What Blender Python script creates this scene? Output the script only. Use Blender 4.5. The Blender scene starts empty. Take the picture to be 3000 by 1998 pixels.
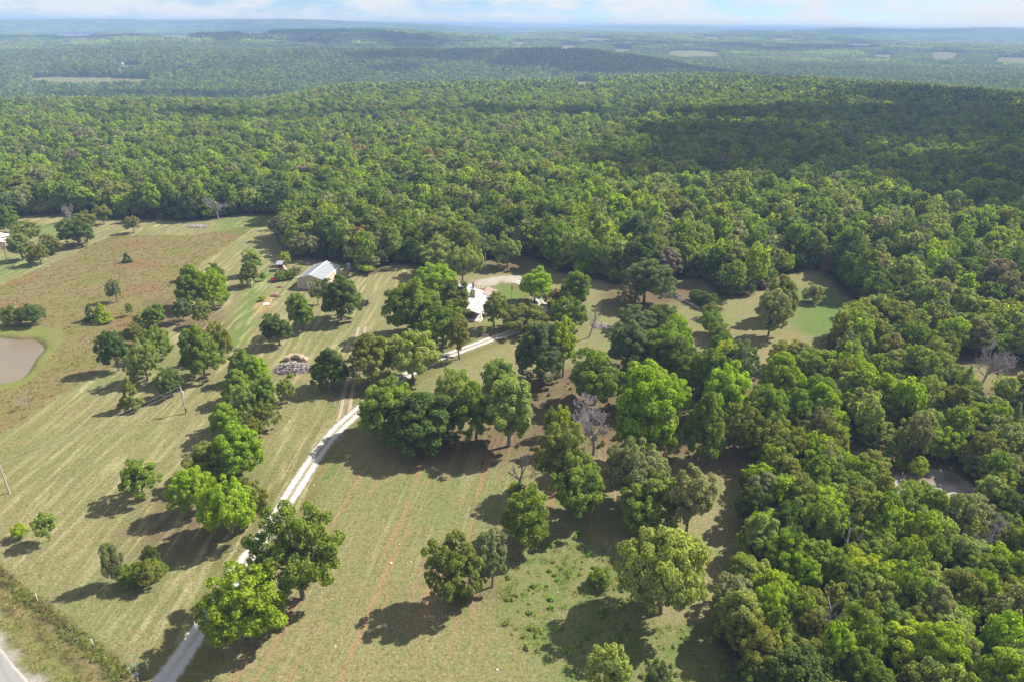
import bpy, bmesh, math, random
import numpy as np
from mathutils import Vector, Matrix, Euler

# ------------------------------------------------------------------ camera, sky, sun, exposure
SC = bpy.context.scene
COL = SC.collection
CAM_H = 80.0
PITCH, ROLL, FPX = math.radians(24.8), math.radians(0.67), 2000.0     # focal length in pixels of a 3000 px wide frame
cam = bpy.data.cameras.new('camera'); camo = bpy.data.objects.new('camera', cam); COL.objects.link(camo)
cam.sensor_width = 36.0; cam.lens = 36.0 * FPX / 3000.0
cam.clip_start = 1.0; cam.clip_end = 90000.0
camo.matrix_world = (Matrix.Translation((0, 0, CAM_H)) @ Matrix.Rotation(math.pi / 2 - PITCH, 4, 'X') @ Matrix.Rotation(ROLL, 4, 'Z'))
SC.camera = camo

SUN_EL = math.radians(44.0)
SUN_AZ = math.atan2(0.90, 0.43)                  # measured from +Y towards +X
SUN = Vector((math.sin(SUN_AZ) * math.cos(SUN_EL), math.cos(SUN_AZ) * math.cos(SUN_EL), math.sin(SUN_EL)))
world = bpy.data.worlds.new('World'); SC.world = world; world.use_nodes = True
wt = world.node_tree; wt.nodes.clear()
wo = wt.nodes.new('ShaderNodeOutputWorld'); wb = wt.nodes.new('ShaderNodeBackground')
sky = wt.nodes.new('ShaderNodeTexSky'); sky.sky_type = 'NISHITA'; sky.sun_disc = False
sky.sun_elevation = SUN_EL; sky.sun_rotation = SUN_AZ; sky.air_density = 0.45; sky.dust_density = 0.1; sky.ozone_density = 4.0
wb.inputs['Strength'].default_value = 0.069
wt.links.new(wb.outputs[0], wo.inputs[0])
def wnode(t, **k):
    n = wt.nodes.new(t)
    for a, b in k.items(): setattr(n, a, b)
    return n
tc = wnode('ShaderNodeTexCoord'); sep = wnode('ShaderNodeSeparateXYZ'); wt.links.new(tc.outputs['Generated'], sep.inputs[0])
def wmath(op, a, b=None):
    n = wnode('ShaderNodeMath', operation=op)
    for i, v in enumerate((a, b)):
        if v is None: continue
        if isinstance(v, (int, float)): n.inputs[i].default_value = v
        else: wt.links.new(v, n.inputs[i])
    return n.outputs[0]
cmb = wnode('ShaderNodeCombineXYZ'); wt.links.new(wmath('MULTIPLY', sep.outputs[0], 9.0), cmb.inputs[0]); wt.links.new(wmath('MULTIPLY', sep.outputs[1], 9.0), cmb.inputs[1]); wt.links.new(wmath('MULTIPLY', sep.outputs[2], 34.0), cmb.inputs[2])
cn = wnode('ShaderNodeTexNoise'); cn.inputs['Scale'].default_value = 1.0; cn.inputs['Detail'].default_value = 7; cn.inputs['Roughness'].default_value = 0.58
wt.links.new(cmb.outputs[0], cn.inputs['Vector'])
cr = wnode('ShaderNodeValToRGB'); wt.links.new(cn.outputs[0], cr.inputs[0])
cr.color_ramp.elements[0].position = 0.39; cr.color_ramp.elements[0].color = (0, 0, 0, 1)
cr.color_ramp.elements[1].position = 0.55; cr.color_ramp.elements[1].color = (0.8, 0.8, 0.8, 1)
wbal = wnode('ShaderNodeMixRGB', blend_type='MULTIPLY'); wbal.inputs[0].default_value = 1.0; wt.links.new(sky.outputs[0], wbal.inputs[1]); wbal.inputs[2].default_value = (1.0, 0.98, 0.95, 1)   # the camera's white balance
cmix = wnode('ShaderNodeMixRGB'); wt.links.new(cr.outputs[0], cmix.inputs[0]); wt.links.new(wbal.outputs[0], cmix.inputs[1])
cmix.inputs[2].default_value = (6.7, 6.55, 6.65, 1)
wt.links.new(cmix.outputs[0], wb.inputs[0])

sl = bpy.data.lights.new('sun', 'SUN'); sl.energy = 4.8; sl.angle = math.radians(0.53); sl.color = (1.0, 0.94, 0.84)
so = bpy.data.objects.new('sun', sl); COL.objects.link(so); so.rotation_euler = SUN.to_track_quat('Z', 'Y').to_euler()

vs = SC.view_settings; vs.view_transform = 'Standard'; vs.look = 'None'; vs.exposure = 1.0; vs.gamma = 1.0; vs.use_curve_mapping = False
SC.render.engine = 'CYCLES'
cy_ = SC.cycles
cy_.max_bounces = 6; cy_.diffuse_bounces = 4; cy_.glossy_bounces = 2; cy_.transmission_bounces = 3; cy_.volume_bounces = 1; cy_.transparent_max_bounces = 4
cy_.use_denoising = True; cy_.sample_clamp_indirect = 6.0
try: cy_.denoiser = 'OPENIMAGEDENOISE'; cy_.denoising_prefilter = 'ACCURATE'
except Exception: pass

rng = np.random.default_rng(7); random.seed(7)
HAZE = 2.1e-4

# ------------------------------------------------------------------ photograph pixel <-> ground
_cR, _sR, _cP, _sP = math.cos(ROLL), math.sin(ROLL), math.cos(PITCH), math.sin(PITCH)
def ray(u, v):
    x = (u - 1500.0) / FPX; y = -(v - 999.0) / FPX
    xr = x * _cR - y * _sR; yr = x * _sR + y * _cR
    return np.array([xr, yr * _sP + _cP, yr * _cP - _sP])
def G(u, v, z=0.0):
    d = ray(u, v); t = (z - CAM_H) / d[2]
    return np.array([d[0] * t, d[1] * t])
def GP(pts, z=0.0): return np.array([G(u, v, z) for u, v in pts])
def height_at(v, u, b):
    d = ray(u, v); return CAM_H + d[2] * b[1] / d[1]
def zdepth(b, z=0.0): return b[1] * _cP - (z - CAM_H) * _sP
def project(x, y, z):
    xr = np.asarray(x, float); zc = y * _cP - (z - CAM_H) * _sP; yc = y * _sP + (z - CAM_H) * _cP
    X = xr / zc; Y = yc / zc
    x0 = X * _cR + Y * _sR; y0 = -X * _sR + Y * _cR
    return 1500 + FPX * x0, 999 - FPX * y0, zc

# ------------------------------------------------------------------ terrain height
_wav = [(rng.uniform(0, 6.28), rng.uniform(0, 6.28), l, a) for l, a in [(5200, 1.0), (3300, .9), (2100, .8), (1300, .55), (800, .4), (4100, .9), (1700, .6)]]
def hills(x, y):
    s = 0
    for th, ph, l, a in _wav: s = s + a * np.sin((x * math.cos(th) + y * math.sin(th)) * 6.2832 / l + ph + 1.3 * np.sin((y * math.cos(th) - x * math.sin(th)) * 2.1 / l + ph))
    return s / 2.6
def ub(u): return math.atan((u - 1500) / 2204.0)
POND_L = GP([(-160, 990), (-60, 978), (10, 984), (60, 990), (100, 988), (125, 1003), (132, 1018), (108, 1045), (85, 1085), (62, 1108), (20, 1118), (-80, 1122), (-180, 1110)])
POND_R = GP([(2555, 1430), (2600, 1392), (2650, 1378), (2700, 1368), (2760, 1366), (2800, 1380), (2850, 1410), (2872, 1450), (2865, 1500), (2790, 1535), (2680, 1520), (2595, 1480)])
def poly_sd(x, y, P):
    """signed distance to a polygon, positive inside"""
    x = np.asarray(x, float); y = np.asarray(y, float)
    ins = np.zeros(x.shape, bool); d2 = np.full(x.shape, 1e18); n = len(P)
    for i in range(n):
        ax, ay = P[i]; bx, by = P[(i + 1) % n]
        ex, ey = bx - ax, by - ay
        t = np.clip(((x - ax) * ex + (y - ay) * ey) / (ex * ex + ey * ey + 1e-12), 0, 1)
        d2 = np.minimum(d2, (x - ax - t * ex) ** 2 + (y - ay - t * ey) ** 2)
        c = ((ay > y) != (by > y))
        with np.errstate(divide='ignore', invalid='ignore'):
            xi = (bx - ax) * (y - ay) / (by - ay + 1e-30) + ax
        ins ^= c & (x < xi)
    d = np.sqrt(d2); return np.where(ins, d, -d)
def line_d(x, y, P):
    d2 = np.full(np.shape(x), 1e18)
    for i in range(len(P) - 1):
        ax, ay = P[i]; ex, ey = P[i + 1][0] - ax, P[i + 1][1] - ay
        t = np.clip(((x - ax) * ex + (y - ay) * ey) / (ex * ex + ey * ey), 0, 1)
        d2 = np.minimum(d2, (x - ax - t * ex) ** 2 + (y - ay - t * ey) ** 2)
    return np.sqrt(d2)
def sm(a, b, v):
    t = np.clip((v - a) / (b - a), 0, 1); return t * t * (3 - 2 * t)
RD_A, RD_B = G(0, 1886), G(83, 1998)
RD_DIR = (RD_B - RD_A) / np.linalg.norm(RD_B - RD_A); RD_N = np.array([-RD_DIR[1], RD_DIR[0]])
if RD_N[1] < 0: RD_N = -RD_N                       # points from the road towards the field
FN_A, FN_B = G(0, 1690), G(380, 1990); FN_DIR = (FN_B - FN_A) / np.linalg.norm(FN_B - FN_A); FN_N = np.array([-FN_DIR[1], FN_DIR[0]])
if FN_N[1] < 0: FN_N = -FN_N
def fence_off(x, y): return (x - FN_A[0]) * FN_N[0] + (y - FN_A[1]) * FN_N[1]      # the brushy fence line beside the road
def road_off(x, y): return (x - RD_A[0]) * RD_N[0] + (y - RD_A[1]) * RD_N[1]
def T(x, y):
    x = np.asarray(x, float); y = np.asarray(y, float)
    r = np.hypot(x, y); a = np.arctan2(x, np.maximum(y, 1e-3))
    edge = np.interp(a, [ub(0), ub(720), ub(1000), ub(1600), ub(2100), ub(3000)], [900, 800, 1000, 1050, 1300, 1150])
    q = r / edge
    base = np.interp(q, [0, 0.36, 0.7, 1.0, 1.18, 1.45, 1.75], [0, 0, -4, -8, -24, -42, -44])
    far = np.interp(r, [0, 1500, 2200, 3000, 4500, 7000, 12000, 40000], [-44, -42, -30, -16, 2, 24, 32, 36])
    w = sm(1.5, 1.9, q)
    z = base * (1 - w) + far * w
    z = z + hills(x, y) * np.interp(r, [0, 350, 900, 2000, 5000, 12000, 40000], [0, 0, 4, 14, 26, 30, 30])
    def ridge(u0, u1, rr, h, wr, wa=0.10):
        m = sm(ub(u0) - wa, ub(u0) + wa, a) * (1 - sm(ub(u1) - wa, ub(u1) + wa, a))
        return h * m * np.exp(-((r - rr) / wr) ** 2)
    z = z + ridge(560, 1950, 2050, 50, 330, 0.16) + ridge(300, 1420, 2950, 42, 420, 0.17) + ridge(1500, 2650, 5000, 30, 700) + ridge(-600, 600, 2300, 30, 400) + ridge(-200, 1300, 7000, 24, 900) + ridge(2000, 3600, 7400, 22, 900)
    # ponds, roadside ditch
    near = r < 420
    if np.any(near):
        dz = np.zeros(np.shape(z))
        for P in (POND_L, POND_R): dz = dz - 1.3 * sm(-1.0, 1.6, poly_sd(x, y, P))
        o = fence_off(x, y)
        dz = dz - 0.45 * np.exp(-((o + 3.2) / 0.9) ** 2)
        z = z + np.where(near, dz, 0)
    return z
def Tz(x, y): return float(T(np.array([x]), np.array([y]))[0])

# ------------------------------------------------------------------ material helpers
def new_mat(name):
    m = bpy.data.materials.new(name); m.use_nodes = True
    nt = m.node_tree; nt.nodes.clear()
    out = nt.nodes.new('ShaderNodeOutputMaterial'); return m, nt, out
class NT:
    def __init__(s, nt): s.nt = nt
    def n(s, t, ins=None, **k):
        nd = s.nt.nodes.new(t)
        for a, b in k.items(): setattr(nd, a, b)
        for a, b in (ins or {}).items(): s.set(nd.inputs[a], b)
        return nd
    def set(s, sock, v):
        if isinstance(v, bpy.types.NodeSocket): s.nt.links.new(v, sock)
        elif isinstance(v, (tuple, list)) and len(v) == 3 and sock.type == 'RGBA': sock.default_value = (*v, 1)
        else: sock.default_value = v
    def math(s, op, a, b=0.0, clamp=False):
        nd = s.n('ShaderNodeMath', operation=op, use_clamp=clamp); s.set(nd.inputs[0], a); s.set(nd.inputs[1], b); return nd.outputs[0]
    def mix(s, f, a, b, mode='MIX'):
        nd = s.n('ShaderNodeMixRGB', blend_type=mode); s.set(nd.inputs[0], f); s.set(nd.inputs[1], a); s.set(nd.inputs[2], b); return nd.outputs[0]
    def noise(s, vec, scale, detail=3, rough=0.55):
        nd = s.n('ShaderNodeTexNoise', {'Scale': scale, 'Detail': detail, 'Roughness': rough})
        if vec is not None: s.set(nd.inputs['Vector'], vec)
        return nd.outputs[0]
    def ramp(s, f, lo, hi):
        nd = s.n('ShaderNodeMapRange', {1: lo, 2: hi, 3: 0.0, 4: 1.0}, clamp=True); s.set(nd.inputs[0], f); return nd.outputs[0]
    def mapping(s, vec, rot=(0, 0, 0), scale=(1, 1, 1)):
        nd = s.n('ShaderNodeMapping', {'Rotation': rot, 'Scale': scale}, vector_type='TEXTURE'); s.set(nd.inputs[0], vec); return nd.outputs[0]
    def pos(s): return s.n('ShaderNodeNewGeometry').outputs['Position']
    def attr(s, name, kind='GEOMETRY', out='Color'):
        nd = s.n('ShaderNodeAttribute', attribute_name=name, attribute_type=kind); return nd.outputs[out]

def plain(name, col, rough=0.7, metal=0.0, var=0.25, scale=3.0, bump=0.0):
    m, nt, out = new_mat(name); N = NT(nt)
    tcn = N.n('ShaderNodeTexCoord').outputs['Object']
    nz = N.noise(tcn, scale, 4, 0.6)
    c = N.mix(N.ramp(nz, 0.3, 0.75), tuple(v * (1 - var) for v in col), tuple(min(1, v * (1 + var)) for v in col))
    b = N.n('ShaderNodeBsdfPrincipled', {'Base Color': c, 'Roughness': rough, 'Metallic': metal})
    if bump: 
        bp = N.n('ShaderNodeBump', {'Strength': bump, 'Height': N.noise(tcn, scale * 4, 4)}); nt.links.new(bp.outputs[0], b.inputs['Normal'])
    nt.links.new(b.outputs[0], out.inputs[0]); return m

def leaf_mat(name, trans=0.45):
    m, nt, out = new_mat(name); N = NT(nt)
    tint = N.attr('tint', 'INSTANCER')
    rnd = N.n('ShaderNodeNewGeometry').outputs['Random Per Island']
    c = N.mix(rnd, N.mix(1.0, tint, (0.42, 0.48, 0.46), 'MULTIPLY'), N.mix(1.0, tint, (1.56, 1.50, 1.45), 'MULTIPLY'))
    # a few leaves turning yellow or brown
    turn = N.math('GREATER_THAN', N.n('ShaderNodeTexWhiteNoise', {'W': N.math('MULTIPLY', rnd, 917.3)}, noise_dimensions='1D').outputs[0], 0.955)
    c = N.mix(N.math('MULTIPLY', turn, 0.55), c, (0.26, 0.22, 0.07))
    d = N.n('ShaderNodeBsdfDiffuse', {'Color': c}); t = N.n('ShaderNodeBsdfTranslucent', {'Color': N.mix(1.0, c, (1.45, 1.55, 0.6), 'MULTIPLY')})
    mx = N.n('ShaderNodeMixShader', {0: trans}); nt.links.new(d.outputs[0], mx.inputs[1]); nt.links.new(t.outputs[0], mx.inputs[2])
    nt.links.new(mx.outputs[0], out.inputs[0]); return m
M_LEAF = leaf_mat('foliage'); M_GRASS = leaf_mat('grass_blades', 0.25)
M_BARK = plain('bark', (0.15, 0.125, 0.105), 0.9, var=0.4, scale=2.0, bump=0.3)
M_BARE = plain('grey_dead_wood', (0.34, 0.30, 0.31), 0.9, var=0.3, scale=2.0)

# ------------------------------------------------------------------ mesh helpers
def mesh_np(name, verts, faces, mat=None, mats=None, midx=None):
    me = bpy.data.meshes.new(name)
    verts = np.asarray(verts, np.float32)
    if isinstance(faces, np.ndarray):
        nf, k = faces.shape
        me.vertices.add(len(verts)); me.vertices.foreach_set('co', verts.ravel())
        me.loops.add(nf * k); me.loops.foreach_set('vertex_index', faces.astype(np.int32).ravel())
        me.polygons.add(nf); me.polygons.foreach_set('loop_start', np.arange(0, nf * k, k, dtype=np.int32))
        me.update(calc_edges=True)
    else:
        me.from_pydata([tuple(map(float, v)) for v in verts], [], faces); me.update()
    for m in (mats or ([mat] if mat else [])): me.materials.append(m)
    if midx is not None: me.polygons.foreach_set('material_index', np.asarray(midx, np.int32))
    return me
def link(name, data, parent=None, loc=(0, 0, 0), rot=(0, 0, 0), scale=(1, 1, 1)):
    o = bpy.data.objects.new(name, data); COL.objects.link(o)
    if parent is not None: o.parent = parent
    o.location = loc; o.rotation_euler = rot; o.scale = scale
    return o
def tag(o, label, cat, group=None, kind=None):
    if label: o['label'] = label
    if cat: o['category'] = cat
    if group: o['group'] = group
    if kind: o['kind'] = kind
    return o
class MB:
    """collects boxes, tubes and faces; build() links them as one mesh"""
    def __init__(s): s.v = []; s.f = []
    def add(s, vs_, fs): b = len(s.v); s.v += [tuple(map(float, p)) for p in vs_]; s.f += [tuple(i + b for i in f) for f in fs]; return s
    def box(s, c, d, rz=0.0, M=None):
        x, y, z = (q / 2 for q in d); ca, sa = math.cos(rz), math.sin(rz); vv = []
        for sx, sy, sz in ((-1,-1,-1),(1,-1,-1),(1,1,-1),(-1,1,-1),(-1,-1,1),(1,-1,1),(1,1,1),(-1,1,1)):
            px, py, pz = sx * x, sy * y, sz * z
            q = Vector((px * ca - py * sa + c[0], px * sa + py * ca + c[1], pz + c[2])); vv.append(M @ q if M else q)
        return s.add(vv, [(0,3,2,1),(4,5,6,7),(0,1,5,4),(1,2,6,5),(2,3,7,6),(3,0,4,7)])
    def tube(s, pts, rad, n=6, cap=True):
        pts = [Vector(p) for p in pts]; b = len(s.v); k = len(pts)
        if not hasattr(rad, '__len__'): rad = [rad] * k
        for i, p in enumerate(pts):
            d = (pts[min(i + 1, k - 1)] - pts[max(i - 1, 0)]).normalized()
            u = d.orthogonal().normalized() if abs(d.z) > 0.95 else d.cross(Vector((0, 0, 1))).normalized(); w = d.cross(u)
            for j in range(n):
                t = 6.28319 * j / n; s.v.append(tuple(p + (u * math.cos(t) + w * math.sin(t)) * rad[i]))
        for i in range(k - 1):
            for j in range(n):
                s.f.append((b + i * n + j, b + i * n + (j + 1) % n, b + (i + 1) * n + (j + 1) % n, b + (i + 1) * n + j))
        if cap: s.f.append(tuple(b + j for j in range(n))[::-1]); s.f.append(tuple(b + (k - 1) * n + j for j in range(n)))
        return s
    def prism(s, poly, z0, z1):
        n = len(poly); return s.add([(p[0], p[1], z0) for p in poly] + [(p[0], p[1], z1) for p in poly],
            [tuple(range(n))[::-1], tuple(range(n, 2 * n))] + [(i, (i + 1) % n, n + (i + 1) % n, n + i) for i in range(n)])
    def slab(s, quad, th):
        """a sloping board: four corner points, given thickness downwards"""
        q = [Vector(p) for p in quad]; nrm = (q[1] - q[0]).cross(q[3] - q[0]).normalized()
        if nrm.z < 0: nrm = -nrm
        lo = [p - nrm * th for p in q]
        return s.add(q + lo, [(0,1,2,3),(7,6,5,4),(0,4,5,1),(1,5,6,2),(2,6,7,3),(3,7,4,0)])
    def mesh(s, name, mat):
        me = bpy.data.meshes.new(name); me.from_pydata(s.v, [], s.f); me.update()
        bm = bmesh.new(); bm.from_mesh(me); bmesh.ops.recalc_face_normals(bm, faces=bm.faces); bm.to_mesh(me); bm.free()
        me.materials.append(mat); return me
    def build(s, name, mat, parent=None, **k): return link(name, s.mesh(name, mat), parent, **k)
def empty(name, x, y, z=None, rz=0.0):
    o = bpy.data.objects.new(name, None); COL.objects.link(o); o.empty_display_size = 0.5
    o.location = (x, y, Tz(x, y) if z is None else z); o.rotation_euler = (0, 0, rz); return o

# ------------------------------------------------------------------ ground sheet
DRIVE = GP([(395, 2090), (478, 1998), (545, 1905), (620, 1792), (705, 1668), (800, 1530), (878, 1410), (935, 1322), (985, 1262), (1038, 1213), (1110, 1150), (1175, 1108), (1262, 1062), (1325, 1036), (1390, 1012), (1450, 990), (1505, 972), (1560, 945), (1590, 905), (1570, 862), (1535, 833), (1500, 822)])
TRACK = GP([(1000, 1240), (1012, 1200), (1020, 1150), (1032, 1100), (1044, 1050), (1052, 1000), (1062, 955), (1090, 905), (1100, 870), (1085, 845)])
TURN = GP([(1378, 838), (1400, 822), (1440, 812), (1500, 808), (1560, 812), (1590, 830), (1575, 850), (1530, 832), (1470, 826), (1438, 838), (1420, 846)])
TALL = GP([(-500, 860), (-200, 800), (0, 835), (90, 800), (150, 775), (275, 715), (340, 690), (560, 690), (690, 668), (752, 660), (585, 778), (520, 870), (430, 1000), (330, 1070), (257, 1108), (0, 1272), (-600, 1700)])
BANK = GP([(-500, 950), (0, 958), (120, 958), (188, 968), (186, 1000), (150, 1045), (112, 1095), (60, 1132), (0, 1145), (-500, 1175)])
GLANE = GP([(775, 790), (800, 800), (760, 870), (735, 940), (715, 1010), (660, 1030), (678, 960), (712, 880)])
GPATCH = [GP(p) for p in ([(640, 640), (790, 628), (770, 655), (700, 690), (640, 680)], [(2322, 850), (2400, 840), (2490, 890), (2480, 960), (2420, 1005), (2330, 960)], [(1438, 838), (1470, 826), (1530, 835), (1545, 870), (1500, 905), (1450, 870)],
          [(-100, 770), (60, 750), (80, 790), (20, 810), (-100, 830)], [(40, 660), (180, 650), (190, 690), (80, 690)], [(1970, 1400), (2060, 1390), (2130, 1440), (2080, 1470), (1990, 1455)], [(930, 1360), (1010, 1310), (1010, 1380), (960, 1460), (930, 1480), (940, 1420)],
          [(560, 1840), (600, 1810), (620, 1998), (480, 1998)], [(1420, 960), (1450, 880), (1440, 985), (1400, 985)])]
WEEDY = GP([(1450, 1650), (1560, 1590), (1700, 1560), (1780, 1600), (1860, 1720), (1930, 1830), (2090, 1830), (2150, 1998), (2150, 2150), (1700, 2150), (1600, 1960), (1470, 1830)])
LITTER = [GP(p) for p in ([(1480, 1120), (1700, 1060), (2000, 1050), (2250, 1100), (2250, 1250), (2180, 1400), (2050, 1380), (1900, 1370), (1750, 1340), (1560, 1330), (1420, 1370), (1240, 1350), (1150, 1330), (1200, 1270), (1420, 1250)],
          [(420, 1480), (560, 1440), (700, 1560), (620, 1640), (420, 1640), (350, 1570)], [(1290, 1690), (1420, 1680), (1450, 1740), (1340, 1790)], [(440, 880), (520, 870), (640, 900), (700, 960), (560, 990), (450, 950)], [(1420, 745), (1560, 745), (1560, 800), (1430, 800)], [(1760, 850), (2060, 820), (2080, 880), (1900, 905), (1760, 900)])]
DIRT = [GP(p) for p in ([(110, 1850), (160, 1890), (230, 1960), (280, 2010), (220, 2010), (150, 1930)], [(752, 880), (800, 860), (800, 890), (770, 920), (748, 920)], [(845, 1098), (895, 1098), (890, 1112), (850, 1112)])]
CLEAR = GP([(-500, 690), (0, 640), (60, 628), (250, 622), (330, 640), (560, 648), (640, 640), (700, 625), (800, 628), (848, 668), (828, 712), (855, 757), (960, 766), (1006, 776), (1067, 806), (1125, 800), (1145, 774), (1225, 780), (1330, 800), (1424, 758), (1545, 752), (1640, 800), (1800, 835), (1950, 818), (2060, 816), (2110, 880), (2200, 868), (2290, 812), (2350, 792), (2430, 795), (2440, 835), (2510, 900), (2490, 960), (2430, 1015),
            (2440, 1110), (2400, 1180), (2330, 1250), (2240, 1330), (2195, 1420), (2168, 1500), (2185, 1640), (2115, 1750), (2095, 1850), (2145, 1998), (2200, 2300), (-600, 2300)])
SMALL_CLEAR = [GP(p) for p in ([(2575, 1395), (2640, 1360), (2760, 1350), (2860, 1390), (2880, 1480), (2840, 1545), (2760, 1562), (2640, 1545), (2565, 1480)], [(2740, 1090), (2800, 1060), (3100, 1080), (3100, 1190), (2850, 1180)], [(2480, 1330), (2560, 1320), (2580, 1400), (2500, 1400)])]

def vnoise(x, y, s, seed=0):
    """cheap smooth noise from sines"""
    a = np.sin(x / s * 1.7 + y / s * .9 + seed) + np.sin(-x / s * 1.1 + y / s * 2.1 + seed * 2.3) + np.sin(x / s * 2.9 - y / s * 1.3 + 1.7 * seed) + np.sin(x / s * .5 + y / s * 3.1 + seed * .7)
    return a / 4
def axis(lo, hi, step, far_lo, far_hi, g=1.045):
    core = list(np.arange(lo, hi + 1e-6, step)); s = step; p = core[-1]
    while p < far_hi: s *= g; p += s; core.append(p)
    s = step; p = core[0]; pre = []
    while p > far_lo: s *= g; p -= s; pre.append(p)
    return np.array(pre[::-1] + core)
gx = axis(-150, 150, 0.75, -42000, 42000); gy = axis(56, 330, 0.75, -6000, 42000)
XX, YY = np.meshgrid(gx, gy); sx_, sy_ = XX.ravel(), YY.ravel()
ZZ = np.zeros(sx_.shape); CH = 200000
for i in range(0, len(sx_), CH): ZZ[i:i + CH] = T(sx_[i:i + CH], sy_[i:i + CH])
nx_, ny_ = len(gx), len(gy)
idx = np.arange(nx_ * ny_).reshape(ny_, nx_)
quads = np.stack([idx[:-1, :-1], idx[:-1, 1:], idx[1:, 1:], idx[1:, :-1]], -1).reshape(-1, 4)
rr_ = np.hypot(sx_, sy_)
near = (rr_ < 520) & (sy_ > 30)
land = np.tile(np.array([0.20, 0.19, 0.085]), (len(sx_), 1)); mow = np.zeros(len(sx_)); st1 = np.zeros(len(sx_)); st2 = np.zeros(len(sx_)); tallm = np.zeros(len(sx_))
nxs, nys = sx_[near], sy_[near]
wx = nxs + 1.1 * vnoise(nxs, nys, 3.1, 1) + 0.5 * vnoise(nxs, nys, 1.1, 4); wy = nys + 1.1 * vnoise(nxs, nys, 2.7, 2) + 0.5 * vnoise(nxs, nys, 1.2, 5)
C_MOW = np.array([0.232, 0.208, 0.102]); C_TALL = np.array([0.205, 0.168, 0.078]); C_GREEN = np.array([0.125, 0.19, 0.05]); C_LITTER = np.array([0.135, 0.085, 0.058])
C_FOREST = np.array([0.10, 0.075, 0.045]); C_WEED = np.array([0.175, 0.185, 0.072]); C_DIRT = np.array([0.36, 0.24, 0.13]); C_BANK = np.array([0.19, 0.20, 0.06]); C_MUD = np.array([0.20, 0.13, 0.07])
cl = np.tile(C_MOW, (len(nxs), 1)); mw = np.ones(len(nxs)); s1 = np.zeros(len(nxs)); s2 = np.zeros(len(nxs)); tl = np.zeros(len(nxs))
def lay(mask, c, m=None):
    global cl, mw
    k = mask[:, None]; cl = cl * (1 - k) + c * k
    if m is not None: mw = mw * (1 - mask) + m * mask
big = vnoise(nxs, nys, 17, 3); lay(np.clip(0.28 + 0.5 * big, 0, 0.65), np.array([0.175, 0.195, 0.082]))
lay(sm(-0.3, 0.9, vnoise(nxs, nys, 26, 9)) * 0.35, np.array([0.31, 0.245, 0.145]))
s1 = ((nxs < -38) & (nys > 70)).astype(float) * sm(1, 4, fence_off(nxs, nys))
s2 = sm(-44, -36, nxs) * (nys < 125) * (nxs < 22)
t_ = sm(-0.6, 0.9, poly_sd(wx, wy, TALL)); lay(t_, C_TALL, 0.35); tl = t_.copy(); s1 = s1 * (1 - t_)
tn = sm(0.0, 0.7, vnoise(nxs, nys, 9, 6)) * t_; lay(tn * 0.75, np.array([0.17, 0.165, 0.055]))
tr = sm(0.1, 0.8, vnoise(nxs, nys, 11, 16)) * t_; lay(tr * 0.6, np.array([0.235, 0.120, 0.066]))
k_ = sm(-0.5, 0.8, poly_sd(wx, wy, BANK)); lay(k_, C_BANK, 0.7); s1 *= 1 - k_; tl *= 1 - k_
lay(sm(-2.0, 1.5, poly_sd(wx, wy, GLANE)) * 0.85, C_GREEN, 0.5)
for P in GPATCH: lay(sm(-2.5, 2.5, poly_sd(wx, wy, P)) * 0.75, C_GREEN, 0.5)
k_ = sm(-2, 2, poly_sd(wx, wy, WEEDY)); lay(k_ * 0.8, C_WEED, 0.8); weed_m = k_; lay(k_ * sm(-.05, .5, vnoise(nxs, nys, 3.3, 12)) * .65, np.array([0.115, 0.17, 0.04]), 0.5)
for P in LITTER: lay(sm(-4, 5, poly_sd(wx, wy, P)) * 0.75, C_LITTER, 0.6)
for P in DIRT: lay(sm(-1.0, 1.0, poly_sd(wx, wy, P)) * 0.8, C_DIRT, 0.3)
dd = line_d(wx, wy, DRIVE); lay((1 - sm(2.5, 6.5, dd)) * 0.8, np.array([0.165, 0.155, 0.052]), 0.25)
lay((1 - sm(1.0, 2.3, dd)) * 0.5, np.array([0.36, 0.33, 0.27]), 0.1)
k_ = sm(-1.0, 1.0, poly_sd(wx, wy, TURN)); lay(k_ * 0.92, np.array([0.44, 0.40, 0.34]), 0.1)
td = line_d(wx, wy, TRACK); lay(np.exp(-((td - 0.95) / 0.45) ** 2) * np.interp(nys, [120, 150, 200], [0.8, 0.75, 0.25]), np.array([0.40, 0.31, 0.22]), 0.2)
o_ = road_off(wx, wy); f_ = fence_off(wx, wy)
lay(sm(1.2, 0.2, f_) * sm(-9, -7.5, o_), np.array([0.165, 0.165, 0.062]), 0.6)                       # verge
lay(np.exp(-((f_ + 1.7) / 0.9) ** 2) * 0.75, np.array([0.225, 0.175, 0.085]), 0.4)
lay(np.exp(-((f_ + 2.0) / 0.5) ** 2) * 0.7 * sm(0.0, 0.5, vnoise(nxs, nys, 5, 8)), C_DIRT, 0.2)
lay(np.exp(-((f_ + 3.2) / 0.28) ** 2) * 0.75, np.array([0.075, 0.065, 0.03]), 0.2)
lay(np.exp(-(f_ / 0.9) ** 2) * 0.8, np.array([0.12, 0.10, 0.045]), 0.3)
lay(sm(1.3, 0.0, o_ + 0.5 * vnoise(nxs, nys, 0.9, 3)) * sm(-8.5, -7.0, o_), np.array([0.36, 0.33, 0.29]), 0.1)
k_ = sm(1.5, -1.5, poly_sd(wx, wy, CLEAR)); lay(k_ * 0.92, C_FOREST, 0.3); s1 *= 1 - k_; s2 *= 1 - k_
for P in GPATCH[1:2]: lay(sm(-4, 5, poly_sd(wx, wy, P)) * 0.72, C_GREEN, 0.7)
for P in SMALL_CLEAR[1:]: lay(sm(-3, 2, poly_sd(wx, wy, P)) * 0.8, np.array([0.24, 0.21, 0.10]), 0.6)
for P in (POND_L, POND_R): lay(sm(-0.5, 0.4, poly_sd(wx, wy, P)), C_MUD, 0.1)
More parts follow.
